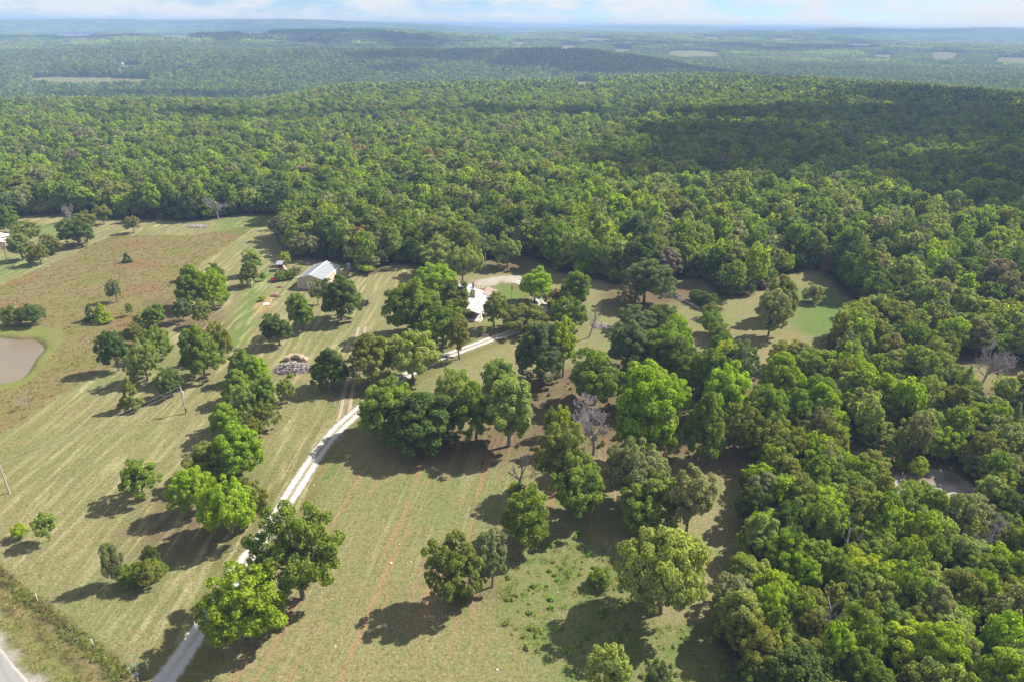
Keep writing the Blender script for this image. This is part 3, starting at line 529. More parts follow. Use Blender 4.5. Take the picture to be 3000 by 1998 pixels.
# ------------------------------------------------------------------ single trees, placed where they stand
# base x, base y, top y (photograph pixels), crown width, prototype, colour, label
TREES = [
 (22,676,608,62,'oak','green','round green tree at the far west edge behind the small clearing'),
 (55,757,686,56,'tall','light','light green tree beside the pale roofed house at the west edge'),
 (112,770,712,62,'oak','olive','dark olive tree at the front of the clump by the yellow pole'),
 (148,740,688,58,'oak','olive','olive tree at the east end of the clump by the yellow pole'),
 (85,715,650,80,'airy','olive','mixed olive and yellow tree at the back of the clump by the yellow pole'),
 (220,716,641,102,'oak','dark','large round dark green tree standing alone in the brown grass field'),
 (238,672,620,70,'oak','olive','olive tree tucked behind the large round dark green field tree'),
 (306,656,602,48,'sapling','olive','small olive tree with bare trunk before the north forest edge'),
 (394,684,634,46,'airy','grey','thin grey green tree in the brown grass near the forest edge'),
 (374,769,740,32,'cedar','dark','small dark conical cedar alone in the middle of the brown field'),
 (345,886,818,50,'airy','grey','wispy grey shrub tree alone in the brown field'),
 (304,944,888,56,'cedar','yellow','bright yellow green cedar of the pair above the pond'),
 (268,940,892,46,'cedar','dark','dark cedar of the pair above the pond'),
 (383,926,887,22,'sapling','olive','tiny spindly sapling in the brown grass'),
 (565,893,784,100,'oak','green','big dark green tree on the west side of the field clump'),
 (618,893,796,84,'oak','bright','bright green rounded tree at the front of the field clump'),
 (627,858,780,62,'tall','green','green tree at the back of the field clump'),
 (548,820,777,40,'oak','olive','small olive treetop showing behind the field clump'),
 (540,944,874,54,'sapling','blue','blue green small tree below the field clump'),
 (598,954,882,54,'sapling','olive','olive small tree below the field clump beside the blue green one'),
 (742,800,732,54,'tall','light','light green tree on the edge of the striped hayfield'),
 (728,834,770,56,'oak','olive','olive tree on the edge of the striped hayfield'),
 (425,962,905,66,'oak','light','light green tree at the head of the west tree row'),
 (455,958,893,52,'tall','green','green tree behind the head of the west tree row'),
 (387,1010,950,56,'oak','olive','olive brown tree in the west tree row'),
 (452,1046,960,82,'oak','green','green tree in the middle of the west tree row'),
 (332,1078,974,76,'oak','dark','dark green tree at the west side of the tree row'),
 (418,1108,1000,92,'oak','light','light green rounded tree at the foot of the west tree row'),
 (585,1100,966,104,'oak','green','large deep green tree beside the green mown lane'),
 (645,1046,948,74,'oak','olive','olive tree behind the large deep green tree by the lane'),
 (388,1198,1104,68,'cedar','olive','dark olive conical tree near the transformer pole'),
 (497,1158,1080,70,'oak','dark','compact dark green tree just behind the transformer pole'),
 (70,1192,1160,40,'snag','grey','small dead white tree leaning in the weeds by the pond'),
 (92,1194,1134,34,'snag','grey','upright dead white sapling in the weeds by the pond'),
 (708,1112,1024,78,'oak','green','green tree at the top of the drive side tree row'),
 (755,1130,1052,74,'oak','bright','bright tree second in the drive side tree row'),
 (690,1172,1082,86,'oak','green','rounded green tree in the upper drive side row'),
 (772,1215,1106,72,'tall','green','dark green tree on the east side of the upper row'),
 (842,1182,1108,56,'sapling','olive','small olive tree alone at the drive end of the row'),
 (700,1240,1128,84,'oak','light','light green tree in the middle of the drive side row'),
 (776,1264,1172,88,'airy','olive','olive tree with slim bare trunk in the drive side row'),
 (658,1276,1180,92,'oak','bright','bright green tree on the west side of the drive side row'),
 (752,1298,1218,58,'sapling','olive','slim olive tree hanging over the mown strip'),
 (690,1390,1242,150,'oak','bright','large bright green tree in the lower drive side row'),
 (612,1412,1295,142,'oak','olive','dark olive brown tree in the lower drive side row'),
 (662,1572,1404,165,'spread','bright','broad vivid green tree over a dark shade patch'),
 (568,1500,1370,128,'oak','bright','vivid green tree on the west side of the broad vivid one'),
 (745,1526,1394,108,'airy','olive','olive see through tree between the row and the drive'),
 (420,1457,1340,112,'sapling','green','lone young green tree with yellowing leaves in the west field'),
 (146,1583,1490,64,'sapling','light','small light green sapling with a long shadow in the west field'),
 (888,1752,1482,258,'airy','green','huge open crowned tree overhanging the gravel drive'),
 (718,1904,1670,232,'oak','bright','bright yellow green tree overhanging the gravel drive near the road'),
 (1328,1762,1576,170,'airy','olive','olive tree with a dark leafy base in the tan field'),
 (1442,1718,1556,128,'airy','grey','half bare grey tree with pale trunk in the tan field'),
 (1515,1438,1306,84,'snag','grey','tall dead snag with broken limbs beside the tan field'),
 (1738,1332,1165,180,'bare','grey','large leafless mauve grey tree among the green ones'),
 (1530,1604,1440,150,'oak','green','dark green tree on the edge of the weedy ground'),
 (1640,1450,1250,150,'airy','olive','tall ragged tree with dead twigs behind the snag'),
 (1690,1510,1330,170,'airy','green','spreading dark limbed tree at the centre of the scrub'),
 (1868,1490,1306,190,'spread','grey','broad grey green tree above the grassy strip'),
 (1905,1560,1390,190,'oak','green','dense green tree in front of the broad grey green one'),
 (2010,1560,1370,150,'airy','grey','thin grey green tree beside the grassy strip by the thicket'),
 (1950,1812,1556,248,'spread','light','big pale grey green tree over dark ground near the thicket'),
 (1772,2040,1888,130,'sapling','light','pale green young tree at the south edge of the weedy ground'),
 (1924,2030,1940,72,'bush','blue','small blue green bush at the south edge of the weedy ground'),
 (1110,1275,1108,168,'oak','green','large tree where the two tracks fork'),
 (1240,1322,1150,190,'oak','dark','wide dark green tree at the top of the tan field'),
 (1320,1250,1090,130,'oak','light','light green tree behind the wide dark green one'),
 (1395,1292,1118,130,'airy','green','green tree with bare lower trunk at the top of the tan field'),
 (1492,1300,1110,160,'tall','light','tall pale green tree at the east corner of the tan field'),
 (1470,1180,1056,110,'oak','light','pale green tree south of the curving drive'),
 (965,1135,1024,110,'oak','dark','dark tree right of the grey debris pile'),
 (1082,1118,984,122,'oak','olive','olive topped tree on the track north of the fork'),
 (1205,1108,970,155,'spread','light','wide light green tree with bare trunk beside the drive'),
 (1346,1052,922,84,'airy','olive','slim olive tree with thin trunk beside the drive'),
 (812,1008,925,76,'tall','dark','dark green tree in the mown yard'),
 (880,966,862,74,'tall','green','oval green tree in the mown yard'),
 (995,932,814,118,'oak','dark','large round dark tree in front of the metal barn'),
 (932,895,820,50,'airy','grey','grey green tree at the corner of the metal barn'),
 (1200,972,822,160,'oak','green','huge green tree west of the house'),
 (1268,868,776,128,'oak','bright','bright green tree behind the huge one west of the house'),
 (1328,938,828,104,'oak','olive','olive tree brushing the house roof'),
 (1295,1016,888,150,'oak','green','large tree in front of the house by the drive'),
 (1448,966,856,88,'airy','olive','slender see through tree on the lawn beside the porch'),
 (1352,826,724,104,'spread','light','spreading tree with bare trunk behind the house'),
 (1300,800,700,130,'oak','light','rounded light green tree at the forest edge behind the house'),
 (1487,784,700,88,'airy','light','tree with dark bare trunk above the gravel turnaround'),
 (836,778,738,34,'sapling','yellow','small yellow green tree beside the open shed'),
 (811,694,636,54,'airy','grey','pale half bare tree at the corner of the striped hayfield'),
 (1566,884,792,100,'oak','bright','bright yellow green round tree east of the turnaround'),
 (1682,902,798,94,'tall','green','tall domed green tree east of the house lawn'),
 (1628,896,846,74,'airy','rust','rusty brown small tree east of the house lawn'),
 (1535,970,888,140,'airy','olive','brownish olive tree south east of the house'),
 (1580,1112,958,135,'oak','blue','big blue grey green rounded tree east of the drive'),
 (1668,962,872,112,'oak','green','green tree behind the yellow green leaning one'),
 (1648,1104,932,104,'airy','yellow','yellow green tree with a long dark bare trunk'),
 (1726,988,886,46,'snag','grey','dead branching tree in the small grassy opening'),
 (1892,884,768,140,'oak','blue','large dark blue green tree by the white roofed building'),
 (1845,908,830,82,'airy','brown','grey brown fading tree in the small grassy opening'),
 (1930,946,890,98,'oak','dark','dark rounded tree beside the fallen one'),
 (1862,972,896,112,'airy','blue','grey green loose tree south of the opening'),
 (1840,1078,948,122,'oak','blue','dark grey green tree in the middle of the open wood'),
 (1930,1080,950,130,'oak','green','mid green tree in the open wood below the opening'),
 (1985,1110,985,120,'oak','dark','dark green tree in the open wood near the hedge line'),
 (1748,1180,1024,156,'oak','green','rounded green tree with trunk in brown leaf litter'),
 (1895,1200,1060,150,'oak','bright','bright mottled tree in the heart of the open wood'),
 (2030,1150,1040,110,'oak','green','green tree close below the hedge line'),
 (1880,1345,1108,170,'tall','bright','tall vivid green tree beside the leafless one'),
 (1960,1230,1100,140,'oak','bright','yellow green tree behind the tall vivid one'),
 (1930,1350,1190,130,'oak','green','green tree in front of the tall vivid one'),
 (2066,1340,1165,110,'oak','green','green tree with dark bare trunk above the brown clearing'),
 (2120,1230,1066,150,'oak','bright','large vivid green tree above the brown clearing'),
 (2165,1330,1180,120,'airy','olive','olive tree with leaning trunk at the brown clearing'),
 (2165,1140,1004,122,'oak','blue','blue green dense tree at the foot of the hedge line'),
 (2262,978,852,110,'oak','grey','grey green round tree beside the bright green clearing'),
 (2290,930,815,95,'oak','olive','olive tree behind the round one beside the bright green clearing'),
 (2530,986,884,130,'spread','olive','broad olive tree on the east side of the bright green clearing'),
 (2620,982,884,120,'oak','olive','rounded olive tree next to the broad one by the green clearing'),
 (2320,1090,1000,140,'oak','olive','olive green tree below the bright green clearing'),
 (2400,1130,1020,150,'oak','green','dark green tree below the bright green clearing'),
 (2290,1180,1040,130,'oak','bright','bright green tree in the wood edge below the green clearing'),
 (2400,1230,1100,120,'tall','green','green oval tree in the wood edge above the hidden pond'),
 (2240,1300,1140,140,'oak','green','wide green tree at the corner of the open wood'),
 (2290,1370,1230,150,'oak','olive','olive tree between the open wood and the thicket'),
 (2865,1135,990,150,'bare','grey','large bare white limbed tree in the dry opening'),
 (2685,1388,1316,52,'airy','yellow','lime green willow on the bank of the hidden pond'),
 (2745,1352,1280,64,'airy','olive','drooping tree leaning over the far bank of the hidden pond'),
 (2690,1455,1378,86,'airy','light','young tree in front of the hidden pond water'),
 (2870,1640,1520,110,'bare','grey','dark leafless tree inside the thicket'),
 (2400,1880,1740,130,'snag','grey','fallen looking white dead tree inside the thicket'),
 (2470,1640,1530,110,'snag','grey','thin dead limbs sticking out of the thicket'),
 (208,652,590,46,'bare','grey','mauve leafless tree at the north forest edge'),
 (640,640,570,80,'bare','grey','grey leafless tree at the forest edge above the low brush heap'),
 (2420,808,754,48,'airy','rust','pale rusty small tree at the top of the green clearing'),
 (1988,1042,925,98,'oak','bright','bright green tree behind the dark one near the hedge line'),
 (2078,1155,1030,96,'oak','green','mid green tree between the hedge foot and the open wood'),
 (1640,1320,1196,56,'sapling','yellow','small yellow green tree beside the leafless mauve one'),
]
hand_xy = []
def fit(bx, by, ty, w, boxed):
    """ground point, height and crown radius of a tree whose outline fills the given box; boxed: the box is the crown alone, otherwise it starts at the trunk foot"""
    b = G(bx, by); zd = zdepth(b, 2.0); m = zd / FPX; th = math.atan2(CAM_H, math.hypot(*b)); s_, c_ = math.sin(th), math.cos(th); R = w * m / 2; E = (by - ty) * m
    if boxed:
        a_ = math.sqrt(max((E / 2) ** 2 - (R * s_) ** 2, (0.30 * R) ** 2)) / c_; H = max(a_ / 0.44, 1.15 * R); vb = (by + ty) / 2 + 0.53 * H * c_ / m
        ub_ = bx + (vb - (by + ty) / 2) * (1500 - bx) / (5330 - vb); return G(ub_, vb), H, R
    H = E / c_
    for _ in range(25): H *= E / (0.56 * H * c_ + math.sqrt((R * s_) ** 2 + (0.44 * H * c_) ** 2))
    return b, max(H, 0.9 * R), R
for i, (bx, by, ty, w, k, c, lab) in enumerate(TREES):
    b, H, R = fit(bx, by, ty, w, k in ('oak', 'spread', 'tall', 'bush'))
    if k in ('snag', 'bare'): H = max(1.5, height_at(ty, bx, G(bx, by))); b = G(bx, by)
    nm = {'cedar': 'cedar_tree', 'bush': 'bush', 'snag': 'dead_tree', 'bare': 'bare_tree', 'sapling': 'young_tree'}.get(k, 'broadleaf_tree')
    tree(k, b[0], b[1], H, R, c, nm, lab, 'bush' if k == 'bush' else 'tree', seed=i * 13 + 5); hand_xy.append((b[0], b[1], R))
# bushes and hedge shrubs
BUSH = [
 (26,952,895,56,'olive','olive round bush left of its dark twin above the pond'), (88,950,894,76,'dark','dark green round bush above the pond'),
 (58,1574,1530,50,'yellow','low yellowish bush beside the small light green sapling'), (322,1700,1592,60,'grey','grey green leaning bush at the west of the red leaved thicket'),
 (378,1716,1650,70,'green','green bush at the front of the red leaved thicket'), (438,1650,1600,44,'dark','dark small bush at the back of the red leaved thicket'),
 (430,1716,1640,80,'olive','bush with olive leaves in the red leaved thicket'), (455,1690,1632,60,'green','green bush at the east of the red leaved thicket'), (425,1700,1662,24,'red','scarlet small bush inside the thicket'),
 (770,822,800,16,'green','small green bush behind the red trailer'), (822,818,795,46,'green','green scrub bush below the open shed'), (850,815,792,46,'olive','olive scrub bush below the open shed'), (868,800,785,36,'brown','brown scrub bush toward the barn'),
 (768,882,868,20,'yellow','bright little bush by the bare dirt patch'), (1618,1275,1200,50,'green','small bright bush near the leafless mauve tree'),
 (1515,1440,1410,50,'green','green shrub around the foot of the dead snag'), (1760,1720,1660,70,'green','leafy shrub in the weedy ground'), (852,1104,1092,20,'yellow','tiny yellow green weed bush at the debris pile'),
 (2088,935,890,60,'olive','olive shrub at the head of the hedge line'), (2085,975,915,62,'green','green shrub second in the hedge line'), (2105,1000,945,64,'olive','dull olive shrub in the middle of the hedge line'), (2118,1030,975,70,'green','leafy shrub low in the hedge line'), (2135,1062,1000,76,'yellow','yellow green shrub at the foot of the hedge line'),
 (2045,885,850,56,'dark','dark shrub beside the fallen tree'), (2075,900,860,60,'dark','dark green shrub behind the hedge line head'), (2385,885,835,60,'grey','grey green shrub at the edge of the green clearing'), (1350,1770,1730,40,'dark','dark leafy bush at the foot of the olive field tree'), (2030,1452,1420,80,'bright','vivid green shrub in the shade above the grassy strip'),
]
PAL['red'] = (.42, .045, .03)
for i, (bx, by, ty, w, c, lab) in enumerate(BUSH):
    b, H, R = fit(bx, by, ty, w, True)
    tree('bush', b[0], b[1], H, R, c, 'bush', lab, 'bush', seed=i * 7 + 2); hand_xy.append((b[0], b[1], R * .7))
HX = np.array(hand_xy)

# ------------------------------------------------------------------ woods: positions
def hexjit(x0, x1, y0, y1, s, jit=.42):
    ys = np.arange(y0, y1, s * .866); out_ = []
    for i, yy in enumerate(ys):
        xs = np.arange(x0, x1, s) + (i % 2) * s / 2; out_.append(np.stack([xs, np.full(xs.shape, yy)], 1))
    p = np.concatenate(out_); return p + rng.uniform(-jit, jit, p.shape) * s
def wedge(p, lo, hi, half=math.radians(43)):
    r = np.hypot(p[:, 0], p[:, 1]); a = np.arctan2(p[:, 0], p[:, 1]); return p[(r > lo) & (r <= hi) & (np.abs(a) < half)]
FIELDS = []
def cast(u, v, h):
    d = ray(u, v); t = np.geomspace(250, 30000, 4000); x, y, z = d[0] * t, d[1] * t, CAM_H + d[2] * t
    k = np.argmax(z < T(x, y) + h); return np.array([x[k], y[k]])
for u0, u1, vt, vb in [(90, 440, 226, 243), (1590, 1740, 131, 145), (1740, 1850, 139, 151), (1960, 2110, 148, 168), (2680, 2850, 153, 170), (2870, 3120, 168, 183), (1680, 1752, 239, 249), (340, 410, 190, 195), (1500, 1590, 124, 130), (2060, 2110, 108, 112), (150, 270, 100, 104), (1160, 1290, 117, 123), (2560, 2660, 160, 168), (2260, 2330, 112, 116), (1700, 1790, 112, 116), (700, 790, 93, 96), (2480, 2560, 128, 132), (470, 560, 104, 107)]:
    up_, lo_ = [], []
    for k in range(7):
        t = k / 6; u = u0 + (u1 - u0) * t; mid_v = (vt + vb) / 2; f = math.sin(math.pi * (0.08 + 0.84 * t)) ** 0.6
        up_.append(cast(u, mid_v + (vt - mid_v) * f * rng.uniform(.75, 1.15) + 2 * t, 0)); lo_.append(cast(u, mid_v + (vb + 4 - mid_v) * f * rng.uniform(.75, 1.15) + 2 * t, 11))
    FIELDS.append(np.array(up_ + lo_[::-1]))
def keep(p, clear=True):
    ok = np.ones(len(p), bool); nr = np.hypot(p[:, 0], p[:, 1]) < 480
    if clear and nr.any():
        q = p[nr]; o = poly_sd(q[:, 0], q[:, 1], CLEAR) < -0.5
        for P in SMALL_CLEAR: o &= poly_sd(q[:, 0], q[:, 1], P) < 0
        for P in (POND_L, POND_R): o &= poly_sd(q[:, 0], q[:, 1], P) < -1.0
        for hx, hy, hr in HX: o &= np.hypot(q[:, 0] - hx, q[:, 1] - hy) > 0.75 * hr
        for P in GPATCH[1:2]: o &= poly_sd(q[:, 0], q[:, 1], P) < 0
        ok[nr] = o
    fr = ~nr
    if fr.any():
        q = p[fr]; o = np.ones(len(q), bool)
        for P in FIELDS: o &= poly_sd(q[:, 0], q[:, 1], P) < 0
        ok[fr] = o
    return p[ok]
thick = hexjit(0, 160, 30, 118, 4.1); thick = thick[(thick[:, 0] > 20)]; thick = keep(thick)
thick = thick[np.abs(np.arctan2(thick[:, 0], thick[:, 1])) < math.radians(52)]
w2 = keep(hexjit(20, 240, 118, 190, 5.6)); w2 = w2[(np.arctan2(w2[:, 0], w2[:, 1]) < math.radians(46))]
fo = hexjit(-900, 900, 190, 900, 7.0); fo = keep(wedge(fo, 188, 900)); fo = fo[~((fo[:, 1] < 330) & (fo[:, 0] < -200) & (poly_sd(fo[:, 0], fo[:, 1], CLEAR) > -1))]
KEYS = ['green', 'dark', 'olive', 'bright', 'light', 'grey', 'blue', 'yellow', 'rust', 'mauve', 'brown']
def pick_cols(p, wood_type):
    n = len(p); u = rng.random(n); lw = vnoise(p[:, 0], p[:, 1], 45, 21); out_ = []
    for i in range(n):
        right = p[i, 0] > 40 + 0.1 * p[i, 1]
        if wood_type == 'thick': W = [.28, .08, .17, .20, .14, .09, .03, .05, 0, .004, .008]
        elif wood_type == 'w2': W = [.22, .08, .15, .13, .18, .15, .05, .06, .003, .012, .010]
        else: W = [.28, .18 + .1 * right, .12, .12 - .06 * right + .08 * max(0, lw[i]), .12, .07, .05 + .05 * right, .035, .003, .008, .008]
        c = np.cumsum(W); out_.append(KEYS[int(np.searchsorted(c / c[-1], u[i]))])
    return out_
allp = []
for p, ty, hl, hh, rl, rh in ((thick, 'thick', 4.5, 9.5, 2.0, 3.9), (w2, 'w2', 5.5, 12, 2.6, 5.0), (fo, 'fo', 9, 17, 3.3, 6.6)):
    cs = pick_cols(p, ty)
    for q, c in zip(p, cs): allp.append((q[0], q[1], rng.uniform(hl, hh), rng.uniform(rl, rh), c, ty))
_ed = wedge(hexjit(-260, 260, 100, 380, 4.2), 110, 420); _sd = poly_sd(_ed[:, 0], _ed[:, 1], CLEAR); _ed = _ed[(_sd < -0.2) & (_sd > -4.5) & (_ed[:, 1] > 165)]
for q, c in zip(_ed, pick_cols(_ed, 'fo')): allp.append((q[0], q[1], rng.uniform(3.0, 7.0), rng.uniform(1.7, 3.1), c, 'fo'))
PX = np.array([a[0] for a in allp]); PY = np.array([a[1] for a in allp]); PZ = T(PX, PY)
U_, V_, ZC = project(PX, PY, PZ + 6); inside = (U_ > -60) & (U_ < 3060) & (V_ > 0) & (V_ < 2120)
size_px = np.array([a[3] for a in allp]) / ZC * inside
order = np.argsort(-size_px); MAXI = 300
NAMES = {'green': 'mid green', 'dark': 'dark green', 'olive': 'olive', 'bright': 'bright green', 'light': 'pale green', 'grey': 'grey green', 'blue': 'blue green', 'yellow': 'yellow green', 'rust': 'rusty', 'mauve': 'mauve brown', 'brown': 'brownish'}
ZONE = {'thick': ('crowded in the thicket', 'thicket trees south of the hidden pond'), 'w2': ('in the mixed wood', 'mixed wood around the hidden pond'), 'fo': ('in the forest edge', 'forest edge trees behind the clearings')}
MARKS = {'thick': [(2470,1640,'the thin dead limbs'), (2400,1880,'the white dead tree'), (2870,1640,'the dark leafless tree'), (2720,1470,'the hidden pond'), (2165,1560,'the grassy strip'), (2150,1900,'the weedy ground')],
  'w2': [(2865,1135,'the bare white limbed tree'), (2700,1380,'the hidden pond'), (2420,930,'the bright green clearing'), (2580,980,'the broad olive tree'), (2250,1320,'the corner of the open wood')],
  'fo': [(2300,790,'the small red shed'), (1850,800,'the white roofed building'), (2030,830,'the fallen tree'), (1480,770,'the gravel turnaround'), (1030,780,'the blue grey cabinet'), (930,755,'the metal barn'), (815,690,'the striped hayfield corner'), (578,655,'the low brush heap'), (208,650,'the mauve leafless tree'), (30,640,'the small west clearing'), (2440,830,'the bright green clearing'), (1300,790,'the back of the house')]}
MARKS = {k: [(*G(u, v), t) for u, v, t in m_] for k, m_ in MARKS.items()}
def near_mark(ty, x, y): return min(MARKS[ty], key=lambda q: (q[0] - x) ** 2 + (q[1] - y) ** 2)[2]
HB = {'thick': (6.2, 7.9), 'w2': (7.7, 9.9), 'fo': (11.7, 14.4)}
single = set()
for i in order[:MAXI]:
    if size_px[i] <= 0: break
    x, y, H, R, c, ty = allp[i]; single.add(int(i))
    k = {'thick': ['bush', 'oak', 'sapling', 'oak', 'tall', 'airy'], 'w2': ['oak', 'airy', 'tall', 'oak', 'cedar', 'bare'], 'fo': ['oak', 'oak', 'tall', 'spread', 'airy']}[ty if H > 7.0 or ty != 'fo' else 'thick'][rng.integers(0, 5)]
    if k == 'bare' and rng.random() < .5: k = 'airy'
    kn = {'oak': 'round', 'bush': 'bushy', 'sapling': 'young', 'tall': 'oval', 'airy': 'loose', 'spread': 'spreading', 'cedar': 'conical', 'bare': 'leafless'}[k]
    rr = R * {'cedar': .6, 'tall': .85}.get(k, 1.0)
    big = 'small' if H < HB[ty][0] else 'medium' if H < HB[ty][1] else 'tall'
    lab = f"{big} {kn} {'grey' if k == 'bare' else NAMES[c]} tree {ZONE[ty][0]} near {near_mark(ty, x, y)}"
    tree(k, x, y, H, rr, c, 'bare_tree' if k == 'bare' else 'woodland_tree', lab, 'tree', ZONE[ty][1], seed=int(i), z=float(PZ[i]))

# ------------------------------------------------------------------ the rest of the wood: one object, thousands of scattered trees
protos = bpy.data.collections.new('scatter_sources')
def hidden(name, me):
    o = bpy.data.objects.new(name, me); protos.objects.link(o); return o
def lod_mesh(name, seed, H, R, zc, nleaf, size, npuff, shape='round', trunk=True):
    V, F, C, RP = puff_crown(seed, R, H, zc, nleaf, size, npuff, (.12, .26), shape, .08)
    V[:, 2] *= H / np.percentile(V[:, 2], 99); V[:, :2] *= R / np.percentile(np.hypot(V[:, 0], V[:, 1]), 95)
    mi = np.zeros(len(F), int)
    if trunk:
        q = []
        for k in range(4):
            a, b2 = k * 1.5708, (k + 1) * 1.5708
            q += [(.3 * math.cos(a), .3 * math.sin(a), -.4), (.3 * math.cos(b2), .3 * math.sin(b2), -.4), (.16 * math.cos(b2), .16 * math.sin(b2), H * .6), (.16 * math.cos(a), .16 * math.sin(a), H * .6)]
        n0 = len(V); V = np.concatenate([V, np.array(q)]); F = np.concatenate([F, np.arange(16).reshape(4, 4) + n0]); mi = np.concatenate([mi, np.ones(4, int)])
    return mesh_np(name, V, F, mats=[M_LEAF, M_BARK], midx=mi)
MID, FAR, PATCH = [], [], []
src = []
for i in range(9): MID.append(len(src)); src.append(lod_mesh('m', 300 + i, 14, 5.2 if i != 3 else 4.4, 7.5, 3400, .52, 110, 'flat' if i == 2 else 'round'))
for i in range(6): FAR.append(len(src)); src.append(lod_mesh('f', 400 + i, 14, 5.3, 7, 330, 1.7, 22))
for i in range(3):
    rg = np.random.default_rng(500 + i); PS = 90.0; pts = []
    for a in np.arange(-PS / 2, PS / 2, 8.5):
        for b2 in np.arange(-PS / 2, PS / 2, 8.5): pts.append((a + rg.uniform(-3, 3), b2 + rg.uniform(-3, 3)))
    VV, FF = [], []; n0 = 0
    for (a, b2) in pts:
        h, r = rg.uniform(10, 16), rg.uniform(4.2, 6.2); nl = 26
        d = unit(rg.normal(size=(nl, 3))); d[:, 2] = np.abs(d[:, 2]) * 1.1 - .15; d = unit(d)
        Pc = d * np.array([r, r, h * .45]) * rg.uniform(.75, 1.05, (nl, 1)) + np.array([a, b2, h * .55]); V, F = leaf_quads(Pc, unit(d + rg.normal(size=(nl, 3)) * .3), 4.2, rg); VV.append(V); FF.append(F + n0); n0 += len(V)
    PATCH.append(len(src)); src.append(mesh_np('p', np.concatenate(VV), np.concatenate(FF), M_LEAF))
for i, me in enumerate(src): hidden('source_%02d' % i, me)
def scatter_gn(name, pos, pick, rotz, scl, tint, coll, tilt=None):
    n = len(pos); me = bpy.data.meshes.new(name); me.vertices.add(n); me.vertices.foreach_set('co', np.asarray(pos, np.float32).ravel())
    def at(nm, ty, fld, arr): a = me.attributes.new(nm, ty, 'POINT'); a.data.foreach_set(fld, np.asarray(arr).ravel())
    at('pick', 'INT', 'value', np.asarray(pick, np.int32)); rot = np.zeros((n, 3), np.float32) if tilt is None else np.array(tilt, np.float32); rot[:, 2] = rotz
    at('turn', 'FLOAT_VECTOR', 'vector', rot.astype(np.float32)); at('grow', 'FLOAT_VECTOR', 'vector', np.asarray(scl, np.float32))
    at('tint', 'FLOAT_COLOR', 'color', np.concatenate([np.asarray(tint, np.float32), np.ones((n, 1), np.float32)], 1))
    o = link(name, me); ng = bpy.data.node_groups.new(name + '_scatter', 'GeometryNodeTree')
    ng.interface.new_socket('Geometry', in_out='INPUT', socket_type='NodeSocketGeometry'); ng.interface.new_socket('Geometry', in_out='OUTPUT', socket_type='NodeSocketGeometry')
    I = ng.nodes.new('NodeGroupInput'); O = ng.nodes.new('NodeGroupOutput'); inst = ng.nodes.new('GeometryNodeInstanceOnPoints'); ci = ng.nodes.new('GeometryNodeCollectionInfo')
    ci.inputs['Collection'].default_value = coll; ci.inputs['Separate Children'].default_value = True; ci.inputs['Reset Children'].default_value = True
    inst.inputs['Pick Instance'].default_value = True
    def named(nm, ty): a = ng.nodes.new('GeometryNodeInputNamedAttribute'); a.data_type = ty; a.inputs['Name'].default_value = nm; return a.outputs['Attribute']
    L = ng.links.new; L(I.outputs[0], inst.inputs['Points']); L(ci.outputs[0], inst.inputs['Instance']); L(named('pick', 'INT'), inst.inputs['Instance Index'])
    L(named('turn', 'FLOAT_VECTOR'), inst.inputs['Rotation']); L(named('grow', 'FLOAT_VECTOR'), inst.inputs['Scale']); L(inst.outputs[0], O.inputs[0])
    md = o.modifiers.new('scatter', 'NODES'); md.node_group = ng; return o
palA = np.array([PAL[k] for k in KEYS])
SP, SI, SS, ST = [], [], [], []
for i, (x, y, H, R, c, ty) in enumerate(allp):
    if i in single: continue
    SP.append((x, y, PZ[i])); SI.append(MID[rng.integers(0, 9)]); e_ = rng.uniform(.86, 1.16); SS.append((R / 5.0 * e_, R / 5.0 / e_, H / 14)); ST.append(PAL[c])
def more(p, ids, h, rsc, dark=1.0, zoff=0.0):
    z = T(p[:, 0], p[:, 1]) + zoff; n = len(p); lw = vnoise(p[:, 0], p[:, 1], 140, 5)
    W = np.array([.30, .24, .12, .10, .11, .07, .06, .02, .003, .006, .008]); k = rng.choice(len(KEYS), n, p=W / W.sum()); tt = palA[k] * (1 + .15 * lw[:, None]) * dark
    SP.extend(np.stack([p[:, 0], p[:, 1], z], 1)); SI.extend(np.array(ids)[rng.integers(0, len(ids), n)]); hh = rng.uniform(h[0], h[1], n) / 14; r = rng.uniform(*rsc, n); e_ = rng.uniform(.88, 1.14, n); SS.extend(np.stack([r * e_, r / e_, hh], 1)); ST.extend(tt)
more(keep(wedge(hexjit(-2000, 2000, 600, 2600, 8.0), 900, 2600)), FAR, (8.5, 17.5), (.65, 1.3))
pp = wedge(hexjit(-9000, 9000, 1800, 12000, 78, .2), 2600, 12000, math.radians(42))
for P in FIELDS:                                      # keep the big patches well off the fields, single trees round them instead
    pp = pp[poly_sd(pp[:, 0], pp[:, 1], P) < -55]
far_open = (hills(pp[:, 0] * 1.7 + 900, pp[:, 1] * 1.7) > 1.05) & (np.hypot(pp[:, 0], pp[:, 1]) > 3400); pp = pp[~far_open]
more(pp, PATCH, (12, 16), (1.0, 1.12))
for P in FIELDS:
    c0 = P.mean(0); R0 = np.max(np.linalg.norm(P - c0, axis=1)) + 160
    if np.hypot(*c0) > 2600:
        q = hexjit(c0[0] - R0, c0[0] + R0, c0[1] - R0, c0[1] + R0, 9.5); sd = poly_sd(q[:, 0], q[:, 1], P); more(q[(sd < 0) & (sd > -75)], FAR, (10, 15), (.9, 1.2))
SP = np.array(SP); wood_o = scatter_gn('woodland', SP, SI, rng.uniform(0, 6.283, len(SP)), SS, ST, protos)
tag(wood_o, 'dense green deciduous forest rolling over hills to the horizon', 'forest', kind='stuff')
